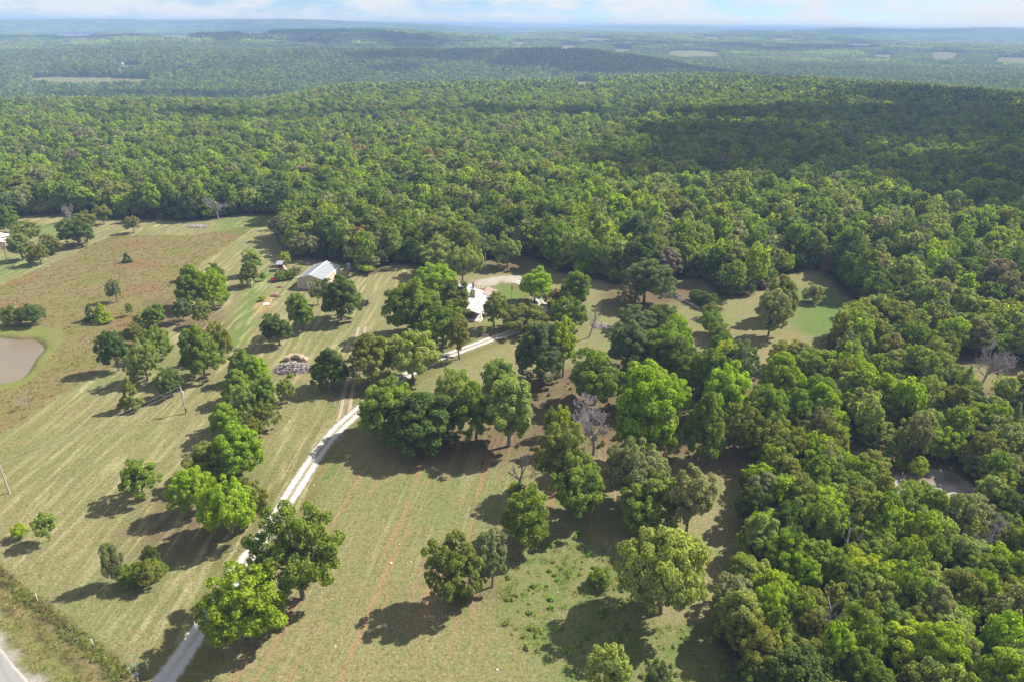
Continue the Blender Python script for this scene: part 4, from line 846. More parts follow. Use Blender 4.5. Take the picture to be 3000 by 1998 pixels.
# ------------------------------------------------------------------ grass, weeds, roadside brush (nobody could count them)
gsrc = bpy.data.collections.new('grass_sources')
def tuft(name, seed, n, h, spread, wd, lean=.35):
    rg = np.random.default_rng(seed); V = []
    for i in range(n):
        a = rg.uniform(0, 6.283); r = spread * math.sqrt(rg.random()); x, y = r * math.cos(a), r * math.sin(a); b2 = rg.uniform(0, 6.283); hh = h * rg.uniform(.6, 1.15); w = wd * rg.uniform(.7, 1.3)
        dx, dy = math.cos(b2) * w / 2, math.sin(b2) * w / 2; lx, ly = rg.normal() * lean * hh, rg.normal() * lean * hh
        V += [(x - dx, y - dy, -.03), (x + dx, y + dy, -.03), (x + dx * .4 + lx, y + dy * .4 + ly, hh), (x - dx * .4 + lx, y - dy * .4 + ly, hh)]
    return mesh_np(name, V, np.arange(4 * n).reshape(n, 4), M_GRASS)
def clump(name, seed, R, n, size):
    V, F, C, RP = puff_crown(seed, R, R * 1.3, R * .5, n, size, 14, (.3, .45)); return mesh_np(name, V, F, M_GRASS)
gl = [tuft('a', 1, 22, .75, .55, .10), tuft('b', 2, 22, .55, .6, .10, .5), tuft('c', 3, 14, .22, .4, .07, .7), clump('d', 4, .55, 170, .16), clump('e', 5, .8, 220, .2)]
for i, me in enumerate(gl): o = bpy.data.objects.new('grass_%d' % i, me); gsrc.objects.link(o)
def field_scatter(name, P, dens, picks, cols, label, cat, sc=(.7, 1.3), mask=None):
    lo, hi = P.min(0), P.max(0); n = int((hi[0] - lo[0]) * (hi[1] - lo[1]) * dens); p = rng.uniform(lo, hi, (n, 2)); p = p[poly_sd(p[:, 0], p[:, 1], P) > 0]
    u, v, zc = project(p[:, 0], p[:, 1], 0.0); p = p[(u > -200) & (u < 3200) & (v < 2150)]
    if mask is not None: p = p[mask(p)]
    n = len(p); z = T(p[:, 0], p[:, 1]); k = rng.integers(0, len(picks), n); lw = (vnoise(p[:, 0], p[:, 1], 10, 31) + rng.normal(0, .35, n)); ci = np.clip(((lw + 1) / 2 * len(cols)).astype(int), 0, len(cols) - 1)
    s = rng.uniform(*sc, n); o = scatter_gn(name, np.stack([p[:, 0], p[:, 1], z], 1), np.array(picks)[k], rng.uniform(0, 6.28, n), np.stack([s, s, s], 1), np.array(cols)[ci] * rng.uniform(.8, 1.2, (n, 1)), gsrc)
    return tag(o, label, cat, kind='stuff')
notpond = lambda p: (poly_sd(p[:, 0], p[:, 1], BANK) < 0) & (poly_sd(p[:, 0], p[:, 1], CLEAR) > 0)
field_scatter('tall_grass', TALL, 1.0, [1, 2, 2], [(.34, .22, .14), (.35, .28, .15), (.31, .30, .13), (.25, .28, .10), (.35, .25, .15)], 'rusty brown tall grass in the field around the pond', 'grass', (.45, .95), mask=notpond)
field_scatter('weeds', WEEDY, 1.6, [1, 3, 2, 2, 1], [(.34, .29, .13), (.28, .29, .09), (.20, .31, .06), (.17, .31, .05)], 'patchy green weeds on the rough ground below the dead snag', 'weeds', (.3, .95), mask=lambda p: rng.random(len(p)) < .35 + .65 * sm(-.1, .5, vnoise(p[:, 0], p[:, 1], 4.5, 12)))
NEARF = GP([(-60, 1330), (300, 1140), (620, 1020), (900, 1120), (1500, 1330), (1560, 1600), (1460, 1680), (1500, 1850), (1700, 2060), (560, 2060), (400, 1985), (-60, 1650)])
field_scatter('cut_grass', NEARF, 1.8, [2, 2, 2], [(.32, .27, .15), (.33, .28, .15), (.27, .26, .12), (.24, .25, .10), (.30, .24, .14)], 'short cut grass and straw on the mown fields beside the drive', 'grass', (.3, .65), mask=lambda p: (line_d(p[:, 0], p[:, 1], DRIVE) > 2.4) & (fence_off(p[:, 0], p[:, 1]) > .8))
f0 = FN_A - FN_DIR * 40; f1 = FN_B - FN_DIR * .6
BRUSH = np.array([f0 - FN_N * 1.6, f1 - FN_N * 1.6, f1 + FN_N * 1.3, f0 + FN_N * 1.3])
field_scatter('roadside_brush', BRUSH, 14.0, [0, 1, 0, 3, 1], [(.24, .18, .10), (.25, .21, .10), (.22, .22, .08), (.22, .27, .07), (.28, .26, .11)], 'brown and green brush growing along the fence beside the road', 'brush', (.3, .75), mask=lambda p: np.abs(fence_off(p[:, 0], p[:, 1]) + .25 * vnoise(p[:, 0], p[:, 1], 2.0, 5)) < rng.uniform(.1, 1.3, len(p)))
VERGE = np.array([f0 - FN_N * 6.0, FN_B + FN_DIR * 6 - FN_N * 6.0, FN_B + FN_DIR * 6 - FN_N * 1.2, f0 - FN_N * 1.2])
field_scatter('verge_grass', VERGE, 2.4, [2, 2, 1], [(.26, .29, .10), (.35, .28, .13), (.24, .27, .09)], 'short green grass on the verge beside the road', 'grass', (.35, .8), mask=lambda p: (road_off(p[:, 0], p[:, 1]) > 1.0) & (line_d(p[:, 0], p[:, 1], DRIVE) > 3.2))
under = np.concatenate(LITTER[:1]); 
field_scatter('undergrowth', under, .12, [3, 1, 4, 2], [(.16, .13, .06), (.12, .13, .04), (.09, .15, .035)], 'scattered undergrowth and leaf litter below the open wood', 'undergrowth', (.4, 1.0))

# ------------------------------------------------------------------ materials for built things
M_TIN = plain('galvanised_roof', (0.38, 0.40, 0.42), .45, .35, .12, 1.2)
M_WHITE = plain('white_metal', (0.80, 0.80, 0.79), .45, 0, .06, 1.0)
M_TAN = plain('tan_metal_siding', (0.50, 0.40, 0.31), .6, 0, .08, 1.5)
M_LOG = plain('red_brown_log', (0.19, 0.075, 0.045), .75, 0, .3, 3, .3)
M_WOODL = plain('pale_timber', (0.50, 0.36, 0.22), .8, 0, .25, 4, .2)
M_POST = plain('weathered_wood', (0.36, 0.33, 0.29), .9, 0, .3, 5, .3)
M_POLE = plain('grey_utility_pole', (0.42, 0.39, 0.36), .9, 0, .3, 4, .2)
M_YPOLE = plain('new_yellow_pole', (0.60, 0.38, 0.13), .8, 0, .2, 4)
M_STONE = plain('tan_stone', (0.40, 0.32, 0.22), .9, 0, .35, 4, .5)
M_CONC = plain('concrete', (0.62, 0.58, 0.52), .85, 0, .15, 2)
M_BLACK = plain('black_rubber', (0.03, 0.03, 0.032), .8)
M_RED = plain('red_paint', (0.58, 0.05, 0.045), .5, 0, .2)
M_RUST = plain('rusty_steel', (0.21, 0.085, 0.055), .8, .2, .4, 3)
M_DKRED = plain('oxide_red_paint', (0.17, 0.045, 0.035), .7, 0, .3)
M_BLUE = plain('blue_grey_paint', (0.34, 0.42, 0.52), .6, 0, .12)
M_GLASS = plain('dark_window_glass', (0.05, 0.06, 0.07), .1)
M_HAY = plain('old_hay', (0.42, 0.33, 0.22), .95, 0, .35, 3, .6)
M_STICK = plain('grey_sticks', (0.34, 0.29, 0.27), .9, 0, .4, 1.5)
M_BROWNROOF = plain('brown_shingles', (0.30, 0.23, 0.20), .9, 0, .2, 5)
M_GSIGN = plain('green_sign', (0.02, 0.30, 0.17), .4, 0, .05)
M_NAVY = plain('navy_paint', (0.05, 0.06, 0.12), .4)
M_ORANGE = plain('orange_plastic', (0.70, 0.20, 0.10), .5)
M_WIRE = plain('wire', (0.30, 0.30, 0.31), .5, .5)
M_FLAGR = plain('flag_red', (0.55, 0.08, 0.09), .8); M_FLAGW = plain('flag_white', (0.75, 0.72, 0.70), .8); M_FLAGB = plain('flag_blue', (0.06, 0.08, 0.25), .8)

# barn
b = G(950, 855); bar = empty('barn', -62.3, 211.4, 0.0, math.radians(-8)); tag(bar, 'tan metal barn with a pale grey gable roof and white doors', 'barn')
W, L, E_, RG = 8.8, 14.5, 3.5, 4.9          # local: x to the west is negative, y runs away
mb = MB(); mb.box((-W, L / 2, E_ / 2), (.12, L, E_)); mb.build('wall', M_TAN, bar)
mb = MB(); mb.box((0, L / 2, E_ / 2), (.12, L, E_)); mb.build('wall', M_TAN, bar)
for yy in (0, L):
    mb = MB(); mb.add([(-W, yy - .06, 0), (0, yy - .06, 0), (0, yy - .06, E_), (-W / 2, yy - .06, RG), (-W, yy - .06, E_), (-W, yy + .06, 0), (0, yy + .06, 0), (0, yy + .06, E_), (-W / 2, yy + .06, RG), (-W, yy + .06, E_)],
        [(0, 1, 2, 3, 4), (9, 8, 7, 6, 5), (0, 5, 6, 1), (1, 6, 7, 2), (2, 7, 8, 3), (3, 8, 9, 4), (4, 9, 5, 0)]); mb.build('wall', M_TAN, bar)
for s in (-1, 1):
    x1 = -W / 2 + s * (W / 2 + .25); z1 = E_ + .07 - .25 * (RG - E_) / (W / 2)
    mb = MB(); mb.slab([(-W / 2, -.25, RG + .07), (x1, -.25, z1), (x1, L + .25, z1), (-W / 2, L + .25, RG + .07)], .06)
    rf = mb.build('roof', M_TIN, bar)
    for k in range(15):
        y_ = -.2 + k * (L + .4) / 14; m_ = MB(); m_.slab([(-W / 2, y_ - .04, RG + .11), (x1, y_ - .04, z1 + .04), (x1, y_ + .04, z1 + .04), (-W / 2, y_ + .04, RG + .11)], .04); m_.build('roof_rib', M_TIN, rf)
    MB().box((x1, L / 2, z1 - .06), (.1, L + .5, .16)).build('gutter', M_WHITE, bar)
MB().box((-W / 2, L / 2, RG + .11), (.45, L + .52, .07)).build('ridge_cap', M_WHITE, bar)
for x_, y_ in ((-W, 0), (0, 0), (0, L), (-W, L)): MB().box((x_, y_, E_ / 2), (.22, .22, E_)).build('corner_trim', M_WHITE, bar)
MB().box((-W / 2, -.02, .18), (W, .18, .36)).build('base_skirt', M_CONC, bar)
d_ = MB().box((-W / 2 + .6, -.1, 1.3), (3.4, .08, 2.6)).build('garage_door', M_WHITE, bar)
for k in range(3): MB().box((-W / 2 + .6, -.15, .65 + k * .65), (3.4, .03, .04)).build('panel_joint', M_TIN, d_)
d_ = MB().box((.1, L - 3.2, 1.55), (.08, 3.0, 3.0)).build('roller_door', M_WHITE, bar)
for k in range(4): MB().box((.15, L - 3.2, .6 + k * .6), (.03, 3.0, .04)).build('panel_joint', M_TIN, d_)
MB().box((.1, 8.2, 1.6), (.08, .9, 1.0)).build('window', M_WHITE, bar); MB().box((.1, 2.0, 1.05), (.08, 1.0, 2.1)).build('door', M_WHITE, bar); MB().box((.1, 5.2, 1.6), (.08, .9, 1.0)).build('window', M_WHITE, bar)

M_HROOF = plain('white_roof_metal', (0.44, 0.445, 0.45), .5, 0, .18, .8)
# house: local y runs along the ridge (away from the camera), local x to the east
ho = empty('house', -9.4, 187.0, 0.0, math.radians(-12.5)); tag(ho, 'low log house with white metal roof, stone chimney, roof deck and covered porch', 'house')
mb = MB(); mb.prism([(-2.4, .9), (-11, .9), (-11, 19), (-2.4, 19)], 0.1, 2.95); wl = mb.build('wall', M_LOG, ho)
for k in range(9): 
    MB().tube([(-11.1, .84, .28 + k * .31), (-2.3, .84, .28 + k * .31)], .15, 6).build('log', M_LOG, wl); MB().tube([(-2.34, .8, .28 + k * .31), (-2.34, 19, .28 + k * .31)], .13, 6).build('log', M_LOG, wl)
MB().slab([(.05, -.4, 2.28), (.05, 13.8, 2.28), (-2.6, 13.8, 3.02), (-2.6, -.4, 3.02)], .1).build('porch_roof', M_HROOF, ho)
MB().slab([(-2.72, -.4, 3.0), (-2.72, 16.5, 3.0), (-7.4, 16.5, 4.35), (-7.4, -.4, 4.35)], .12).build('roof', M_HROOF, ho)
MB().slab([(-7.4, -.4, 4.36), (-7.4, 11.8, 4.36), (-11.6, 11.8, 3.0), (-11.6, -.4, 3.0)], .12).build('roof', M_HROOF, ho)
MB().box((-2.68, 6.7, 3.0), (.12, 14.2, .09)).build('roof_flashing', M_TIN, ho)
for yy in (-.34,):
    MB().add([(-2.6, yy, 2.6), (-2.6, yy, 3.0), (-7.4, yy, 4.28), (-11.5, yy, 2.95), (-11.5, yy, 2.6), (-2.6, yy - .1, 2.6), (-2.6, yy - .1, 3.0), (-7.4, yy - .1, 4.28), (-11.5, yy - .1, 2.95), (-11.5, yy - .1, 2.6)], [(0, 1, 2, 3, 4), (9, 8, 7, 6, 5), (0, 5, 6, 1), (1, 6, 7, 2), (2, 7, 8, 3), (3, 8, 9, 4), (4, 9, 5, 0)]).build('gable', M_LOG, ho)
MB().slab([(.1, 14.0, 2.35), (.1, 20.6, 2.35), (-3.2, 20.6, 3.25), (-3.2, 14.0, 3.25)], .12).build('shingle_roof', M_BROWNROOF, ho)
dk = MB().box((-10.2, 17.2, 2.98), (5.6, 10.6, .18)).build('deck', plain('deck_membrane', (0.45, 0.50, 0.55), .7, 0, .12), ho)
def railing(p0, p1, z, par):
    p0, p1 = Vector(p0), Vector(p1); n = max(2, int((p1 - p0).length / 1.5)); 
    for k in range(n + 1): q = p0.lerp(p1, k / n); MB().box((q.x, q.y, z + .5), (.12, .12, 1.0)).build('rail_post', M_WOODL, par)
    ang = math.atan2(p1.y - p0.y, p1.x - p0.x); c_ = (p0 + p1) / 2
    for zz in (.45, .98): MB().box((c_.x, c_.y, z + zz), ((p1 - p0).length + .1, .14, .08), ang).build('rail', M_WOODL, par)
railing((-7.4, 12.0, 0), (-7.4, 22.4, 0), 3.05, dk); railing((-13.0, 22.4, 0), (-7.4, 22.4, 0), 3.05, dk); railing((-13.0, 12.0, 0), (-13.0, 22.4, 0), 3.05, dk); railing((-7.3, 20.9, 0), (-.4, 20.9, 0), 2.4, dk)
ch = MB().box((-4.9, 9.4, 4.4), (1.25, 1.0, 3.4)).build('chimney', M_STONE, ho); MB().box((-4.9, 9.4, 6.15), (1.45, 1.2, .16)).build('chimney_cap', M_CONC, ch); MB().tube([(-4.9, 9.4, 6.1), (-4.9, 9.4, 6.55)], .28, 10).build('flue', M_TIN, ch)
sp = MB().box((-6.6, 15.6, 4.6), (.55, .55, 2.4)).build('flue_stack', M_LOG, ho); MB().tube([(-6.6, 15.6, 5.7), (-6.6, 15.6, 6.35)], .3, 10).build('flue_cap', M_TIN, sp)
MB().box((-3.9, 6.8, .06), (8.2, 15.6, .12)).build('porch_slab', M_CONC, ho)
for k in range(6): MB().box((-.15, -.1 + k * 2.75, 1.18), (.2, .2, 2.2)).build('porch_column', M_LOG, ho)
for y_ in (3.0, 9.6): 
    w_ = MB().box((-2.17, y_, 1.55), (.06, 1.5, 1.1)).build('window', M_GLASS, ho); MB().box((-2.16, y_, 2.14), (.1, 1.7, .1)).build('frame', M_WHITE, w_); MB().box((-2.16, y_, .96), (.1, 1.7, .1)).build('sill', M_WHITE, w_)
MB().box((-2.17, 6.4, 1.15), (.06, 1.0, 2.05)).build('door', M_WHITE, ho); w_ = MB().box((-4.4, .66, 1.6), (1.3, .06, 1.0)).build('window', M_GLASS, ho); MB().box((-4.4, .64, 2.14), (1.5, .1, .1)).build('frame', M_WHITE, w_)

for k in range(20):
    y_ = -.2 + k * .85
    if y_ < 13.7: MB().slab([(.05, y_ - .03, 2.33), (.05, y_ + .03, 2.33), (-2.6, y_ + .03, 3.07), (-2.6, y_ - .03, 3.07)], .05).build('roof_seam', M_TIN, ho)
    MB().slab([(-2.8, y_ - .03, 3.06), (-2.8, y_ + .03, 3.06), (-7.4, y_ + .03, 4.40), (-7.4, y_ - .03, 4.40)], .05).build('roof_seam', M_TIN, ho)
# open shed, cabinet, other buildings
x, y = G(822, 792); sh = empty('open_shed', x, y, 0, 0.05); tag(sh, 'small open shed with a tilted pale metal roof above stacked junk', 'shed')
MB().slab([(-1.2, -1.4, 2.5), (1.2, -1.4, 2.5), (1.2, 1.6, 3.0), (-1.2, 1.6, 3.0)], .08).build('roof', M_TIN, sh)
for sx in (-1.1, 1.1):
    for sy, hz in ((-1.2, 2.45), (1.4, 2.9)): MB().box((sx, sy, hz / 2), (.12, .12, hz)).build('post', M_RUST, sh)
MB().box((0, 1.4, 1.3), (2.3, .06, 2.2)).build('back_wall', M_RUST, sh)
MB().slab([(1.25, -.9, 1.8), (2.1, -.9, .1), (2.1, .6, .1), (1.25, .6, 1.8)], .05).build('leaning_panel', M_POST, sh)
mb = MB(); [mb.box((random.uniform(-.7, .7), random.uniform(-.7, .7), .3), (.5, .5, .6), random.random()) for _ in range(4)]; tag(mb.build('stored_junk', M_POST, None, loc=(x, y, 0)), 'grey junk stored under the tilted shed roof', 'junk')
x, y = G(1023, 793); cb = empty('cabinet_shed', x, y, 0, .2); tag(cb, 'narrow upright blue grey cabinet shed against the trees behind the barn', 'shed')
MB().box((0, 0, 1.15), (1.2, 1.2, 2.3)).build('body', M_BLUE, cb); MB().slab([(-.7, -.7, 2.33), (.7, -.7, 2.33), (.7, .7, 2.5), (-.7, .7, 2.5)], .08).build('roof', M_TIN, cb); MB().box((-.05, -.62, 1.05), (.8, .05, 1.9)).build('door', M_TIN, cb)
def cabin(name, u, v, w, l, h, rz, label, wallm, roofm, z=None, ridge=1.2):
    p = G(u, v) if z is None else z; o = empty(name, p[0], p[1], None, rz); tag(o, label, 'building')
    MB().prism([(-w / 2, -l / 2), (w / 2, -l / 2), (w / 2, l / 2), (-w / 2, l / 2)], -.3, h).build('wall', wallm, o)
    MB().slab([(-w / 2 - .3, -l / 2 - .3, h - .05), (-w / 2 - .3, l / 2 + .3, h - .05), (0, l / 2 + .3, h + ridge), (0, -l / 2 - .3, h + ridge)], .1).build('roof', roofm, o)
    MB().slab([(0, -l / 2 - .3, h + ridge + .004), (0, l / 2 + .3, h + ridge + .004), (w / 2 + .3, l / 2 + .3, h - .05), (w / 2 + .3, -l / 2 - .3, h - .05)], .1).build('roof', roofm, o)
    for s in (-l / 2, l / 2): MB().add([(-w / 2, s, h - .02), (w / 2, s, h - .02), (0, s, h + ridge - .05)], [(0, 1, 2)]).build('gable', wallm, o)
    MB().box((w / 4, -l / 2 - .03, 1.0), (1.0, .06, 2.0)).build('door', M_WHITE, o); MB().box((-w / 4, -l / 2 - .03, 1.5), (1.0, .06, .9)).build('window', M_GLASS, o); return o
cabin('outbuilding', 1852, 808, 6, 9, 3.2, .5, 'white roofed building half hidden among the trees east of the house', M_WHITE, M_WHITE)
cabin('small_shed', 2300, 790, 3.6, 5, 2.3, .9, 'small dark red shed with grey roof by the green clearing', M_DKRED, M_TIN)
cabin('neighbour_house', -6, 722, 9, 10, 2.8, .3, 'pale roofed house at the west edge behind the yellow pole', M_TAN, M_CONC)
cabin('far_barn', 0, 0, 12, 26, 5, 1.3, 'tiny white barn beside the distant field beyond the forest', M_WHITE, M_WHITE, z=cast(352, 190, 0))
cabin('far_house', 0, 0, 12, 22, 5, 1.2, 'tiny white farm building beyond the distant eastern fields', M_WHITE, M_WHITE, z=cast(2985, 166, 0))

# utility poles, wires, flag
def pole(u, v, tu, tv, mat, label, r=.15, xf=False, arm=False):
    p = G(u, v); h = height_at(tv, tu, p); o = empty('utility_pole', p[0], p[1], 0); tag(o, label, 'utility pole'); MB().tube([(0, 0, -.3), (0, 0, h)], [r, r * .75], 8).build('pole', mat, o)
    MB().box((0, 0, h - .35), (.12, 1.0 if arm else .5, .1)).build('crossarm', M_POST, o); MB().tube([(0, 0, h), (0, 0, h + .25)], .06, 6).build('insulator', M_CONC, o)
    if xf: t = MB().tube([(.32, -.2, h - 1.75), (.32, -.2, h - .95)], .24, 10).build('transformer', M_CONC, o); MB().tube([(.32, -.2, h - .95), (.32, -.2, h - .75)], .05, 6).build('bushing', M_STONE, t); MB().box((.2, -.12, .9), (.3, .3, 1.0)).build('meter_box', M_RUST, o)
    return p, h
p1, h1 = pole(545, 1210, 527, 1133, M_POLE, 'grey utility pole with a transformer can in the west field', xf=True)
p2 = G(28, 1444); h2 = h1 + .2; 
o = empty('utility_pole', p2[0], p2[1], 0); tag(o, 'pale bare utility pole at the west edge of the mown field', 'utility pole'); MB().tube([(0, 0, -.3), (0, 0, h2)], [.16, .12], 8).build('pole', M_POLE, o); MB().box((0, 0, h2 - .35), (.12, .5, .1)).build('crossarm', M_POST, o)
for dz, lb in ((.15, 'upper wire strung between the two west field poles'), (-.75, 'lower wire strung between the two west field poles')):
    a_, b_ = Vector((p1[0], p1[1], h1 + dz)), Vector((p2[0], p2[1], h2 + dz)); pts = [a_.lerp(b_, t / 14) - Vector((0, 0, .55 * math.sin(math.pi * t / 14))) for t in range(15)]
    tag(MB().tube(pts, .011, 4).build('power_wire', M_WIRE), lb, 'wire')
pole(24, 773, 2, 717, M_YPOLE, 'new yellow utility pole by the clump at the west edge', r=.16); pole(1422, 797, 1423, 745, M_POLE, 'thin utility pole behind the house above the turnaround', r=.12)
p = G(1498, 892); fl = empty('flagpole', p[0], p[1], 0); tag(fl, 'slim flagpole with a hanging red and white flag on the house lawn', 'flagpole')
MB().tube([(0, 0, -.2), (0, 0, 6.6)], [.07, .05], 8).build('pole', M_TIN, fl); MB().tube([(0, 0, 6.6), (0, 0, 6.75)], .09, 8).build('finial', M_TIN, fl)
fg = MB().add([(.06, 0, 6.4), (.06, 0, 4.5), (.22, .12, 4.55), (.22, .12, 6.1), (.38, -.06, 4.8), (.38, -.06, 5.8)], [(0, 1, 2, 3), (3, 2, 4, 5)]).build('flag', M_FLAGR, fl); MB().add([(.055, -.02, 6.4), (.055, -.02, 5.7), (.2, .09, 5.7), (.2, .09, 6.12)], [(0, 1, 2, 3)]).build('canton', M_FLAGB, fg)
for k in range(3): MB().add([(.235 + .05 * k, .11 - .06 * k, 4.62 + .07 * k), (.26 + .05 * k, .07 - .06 * k, 4.64 + .07 * k), (.26 + .05 * k, .07 - .06 * k, 5.95 - .08 * k), (.235 + .05 * k, .11 - .06 * k, 6.0 - .08 * k)], [(0, 1, 2, 3)]).build('stripe', M_FLAGW, fg)

# fence posts, sign, mailbox
def post(u, v, h, label, mat=M_POST, r=.09, group=None):
    p = G(u, v); o = empty('fence_post', p[0], p[1], 0); tag(o, label, 'post', group); MB().tube([(0, 0, -.2), (0, 0, h * .97), (0, 0, h)], [r, r * .92, r * .6], 8).build('shaft', mat, o); MB().tube([(0, 0, h - .02), (0, 0, h + .05)], [r * 1.25, r * .8], 8).build('cap', mat, o); return o
post(434, 1960, 1.45, 'white fence post at the foot of the drive', M_CONC); post(382, 1974, 1.2, 'brown wooden post beside the green street sign')
post(111, 1760, 1.3, 'pale fence post in the brush nearest the leafy thicket', M_CONC); post(273, 1890, 1.2, 'pale fence post in the middle of the roadside brush', M_CONC)
post(856, 1368, 1.25, 'post on the west side of the straight drive'); post(963, 1396, 1.25, 'post on the east side of the straight drive'); post(683, 1612, 1.2, 'leaning post beside the drive below the broad vivid tree')
post(983, 1190, 1.2, 'pale post at the fork of the two tracks', M_CONC); post(974, 1176, 1.1, 'dark post west of the fork of the tracks', M_RUST); post(992, 1178, 1.0, 'rusty stub post at the fork of the tracks', M_RUST); post(876, 1164, 1.0, 'dark post near the small olive tree', M_RUST)
for u, v in ((1087, 978), (1096, 972), (1105, 985)): post(u, v, 1.5, 'thin grey post in the shade west of the house drive', M_POST, .07, 'posts in the shade by the track')
p = G(402, 1978); sg = empty('street_sign', p[0], p[1], 0, math.radians(35)); tag(sg, 'green street name sign on a thin pole by the mailbox', 'sign'); MB().tube([(0, 0, -.2), (0, 0, 2.0)], .03, 6).build('pole', M_TIN, sg); s_ = MB().box((0, 0, 2.08), (1.0, .03, .2)).build('sign_board', M_GSIGN, sg); MB().box((0, -.02, 2.08), (.6, .012, .07)).build('lettering', M_WHITE, s_)
p = G(405, 1994); mx = empty('mailbox', p[0], p[1], 0, math.radians(-40)); tag(mx, 'dark mailbox on a post with a red tipped newspaper tube', 'mailbox'); MB().box((0, 0, .5), (.12, .12, 1.0)).build('post', M_POST, mx)
bx_ = MB(); arc = [(-.15, 1.0), (.15, 1.0), (.15, 1.2)] + [(.15 * math.cos(t), 1.2 + .13 * math.sin(t)) for t in (.5, 1.05, 1.57, 2.1, 2.64)] + [(-.15, 1.2)]; n_ = len(arc)
bx_.add([(a, -.3, z) for a, z in arc] + [(a, .3, z) for a, z in arc], [tuple(range(n_)), tuple(range(n_, 2 * n_))[::-1]] + [(i, (i + 1) % n_, n_ + (i + 1) % n_, n_ + i) for i in range(n_)]); bx_.build('box', M_NAVY, mx); MB().tube([(-.3, -.5, .95), (-.3, .3, .95)], .1, 8).build('newspaper_tube', M_TIN, mx); MB().tube([(-.3, -.62, .95), (-.3, -.5, .95)], .105, 8).build('tube_end', M_ORANGE, mx); MB().box((.18, .1, 1.25), (.02, .06, .2)).build('flag', M_RED, mx)

# trailers, tank, scrap
def trailer(u, v, rz, label, side, bed, w=1.5, l=2.4, tall=.55):
    p = G(u, v); o = empty('utility_trailer', p[0], p[1], 0, rz); tag(o, label, 'trailer'); MB().box((0, 0, .55), (l, w, .12)).build('bed', bed, o)
    for s in (-1, 1): MB().box((0, s * w / 2, .55 + tall / 2), (l, .08, tall)).build('side_panel', side, o); wv_ = MB().tube([(-.1, s * (w / 2 + .08), .32), (-.1, s * (w / 2 + .26), .32)], .32, 14).build('wheel', M_BLACK, o); MB().tube([(-.1, s * (w / 2 + .05), .32), (-.1, s * (w / 2 + .28), .32)], .15, 8).build('rim', M_TIN, wv_)
    MB().box((-l / 2, 0, .55 + tall / 2), (.08, w, tall)).build('front_panel', side, o); MB().tube([(l / 2, .3, .5), (l / 2 + 1.1, 0, .45)], .05, 6).build('tongue', side, o); MB().tube([(l / 2, -.3, .5), (l / 2 + 1.1, 0, .45)], .05, 6).build('tongue', side, o); return o
trailer(803, 826, .35, 'small red trailer with a black bed near the open shed', M_RED, M_BLACK, 1.3, 1.9); trailer(1070, 895, .25, 'dark oxide red box trailer parked in the yard east of the round tree', M_DKRED, M_RUST, 1.5, 2.2, .8)
p = G(1072, 811); o = empty('water_trough', p[0], p[1], 0, .1); tag(o, 'dark metal trough at the edge of the trees behind the barn', 'trough'); MB().box((0, 0, .3), (1.6, .8, .06)).build('bottom', M_BLACK, o); [MB().box((0, s * .4, .45), (1.6, .05, .6)).build('side', M_NAVY, o) for s in (-1, 1)]; [MB().box((s * .8, 0, .45), (.05, .8, .6)).build('end', M_NAVY, o) for s in (-1, 1)]
p = G(845, 815); o = empty('water_tank', p[0], p[1], 0); tag(o, 'white plastic tank beside the scrub bushes near the barn', 'tank'); MB().tube([(0, 0, 0), (0, 0, .9), (0, 0, 1.1)], [.45, .45, .25], 12).build('body', M_WHITE, o); MB().tube([(0, 0, 1.08), (0, 0, 1.18)], .14, 8).build('lid', M_TIN, o)
def heap(name, u, v, rx, ry, h, n, L, mat, label, cat, seed, thick=(.03, .1), extra=None):
    rg = random.Random(seed); p = G(u, v); o = empty(name, p[0], p[1], 0); tag(o, label, cat); mats = [mat] + (extra or [])
    for k, mt in enumerate(mats):
        mb = MB()
        for i in range(n // len(mats)):
            a = rg.uniform(0, 6.283); q = math.sqrt(rg.random()); x_, y_ = rx * q * math.cos(a), ry * q * math.sin(a); z_ = h * (1 - q) ** .7 * rg.uniform(.5, 1.05); l_ = L * rg.uniform(.4, 1.2); b2 = rg.uniform(0, 6.283); dz = rg.uniform(-.25, .35) * l_; r = rg.uniform(*thick)
            mb.tube([(x_ - math.cos(b2) * l_ / 2, y_ - math.sin(b2) * l_ / 2, max(.03, z_ - dz / 2)), (x_ + rg.uniform(-.1, .1), y_ + rg.uniform(-.1, .1), z_ + .08), (x_ + math.cos(b2) * l_ / 2, y_ + math.sin(b2) * l_ / 2, max(.03, z_ + dz / 2))], [r, r * .8, r * .45], 4)
        q = mb.build('sticks', mt, o); q['kind'] = 'stuff'
    core = MB(); N_ = 16; core.add([(0, 0, h * .8)] + [(rx * .55 * math.cos(6.283 * i / N_) * rg.uniform(.85, 1.1), ry * .55 * math.sin(6.283 * i / N_) * rg.uniform(.85, 1.1), h * .45 * rg.uniform(.8, 1.15)) for i in range(N_)] + [(rx * .95 * math.cos(6.283 * i / N_) * rg.uniform(.85, 1.1), ry * .95 * math.sin(6.283 * i / N_) * rg.uniform(.85, 1.1), -.1) for i in range(N_)],
        [(0, 1 + i, 1 + (i + 1) % N_) for i in range(N_)] + [(1 + i, 1 + N_ + i, 1 + N_ + (i + 1) % N_, 1 + (i + 1) % N_) for i in range(N_)]); core.build('mound', mats[-1], o); return p
M_STICKD = plain('dark_sticks', (0.16, 0.12, 0.11), .9, 0, .4, 1.5); M_ASH = plain('pale_sticks', (0.50, 0.47, 0.47), .9, 0, .3, 1.5)
heap('brush_pile', 858, 1082, 4.4, 3.0, 2.1, 520, 1.6, M_STICK, 'big grey heap of sticks and debris in the mown yard', 'brush pile', 1, (.03, .12), [M_ASH, M_STICKD])
heap('brush_pile', 578, 664, 4.2, 1.5, .8, 160, 1.2, M_STICK, 'low grey brush heap before the north forest edge', 'brush pile', 2, (.05, .14), [M_ASH])
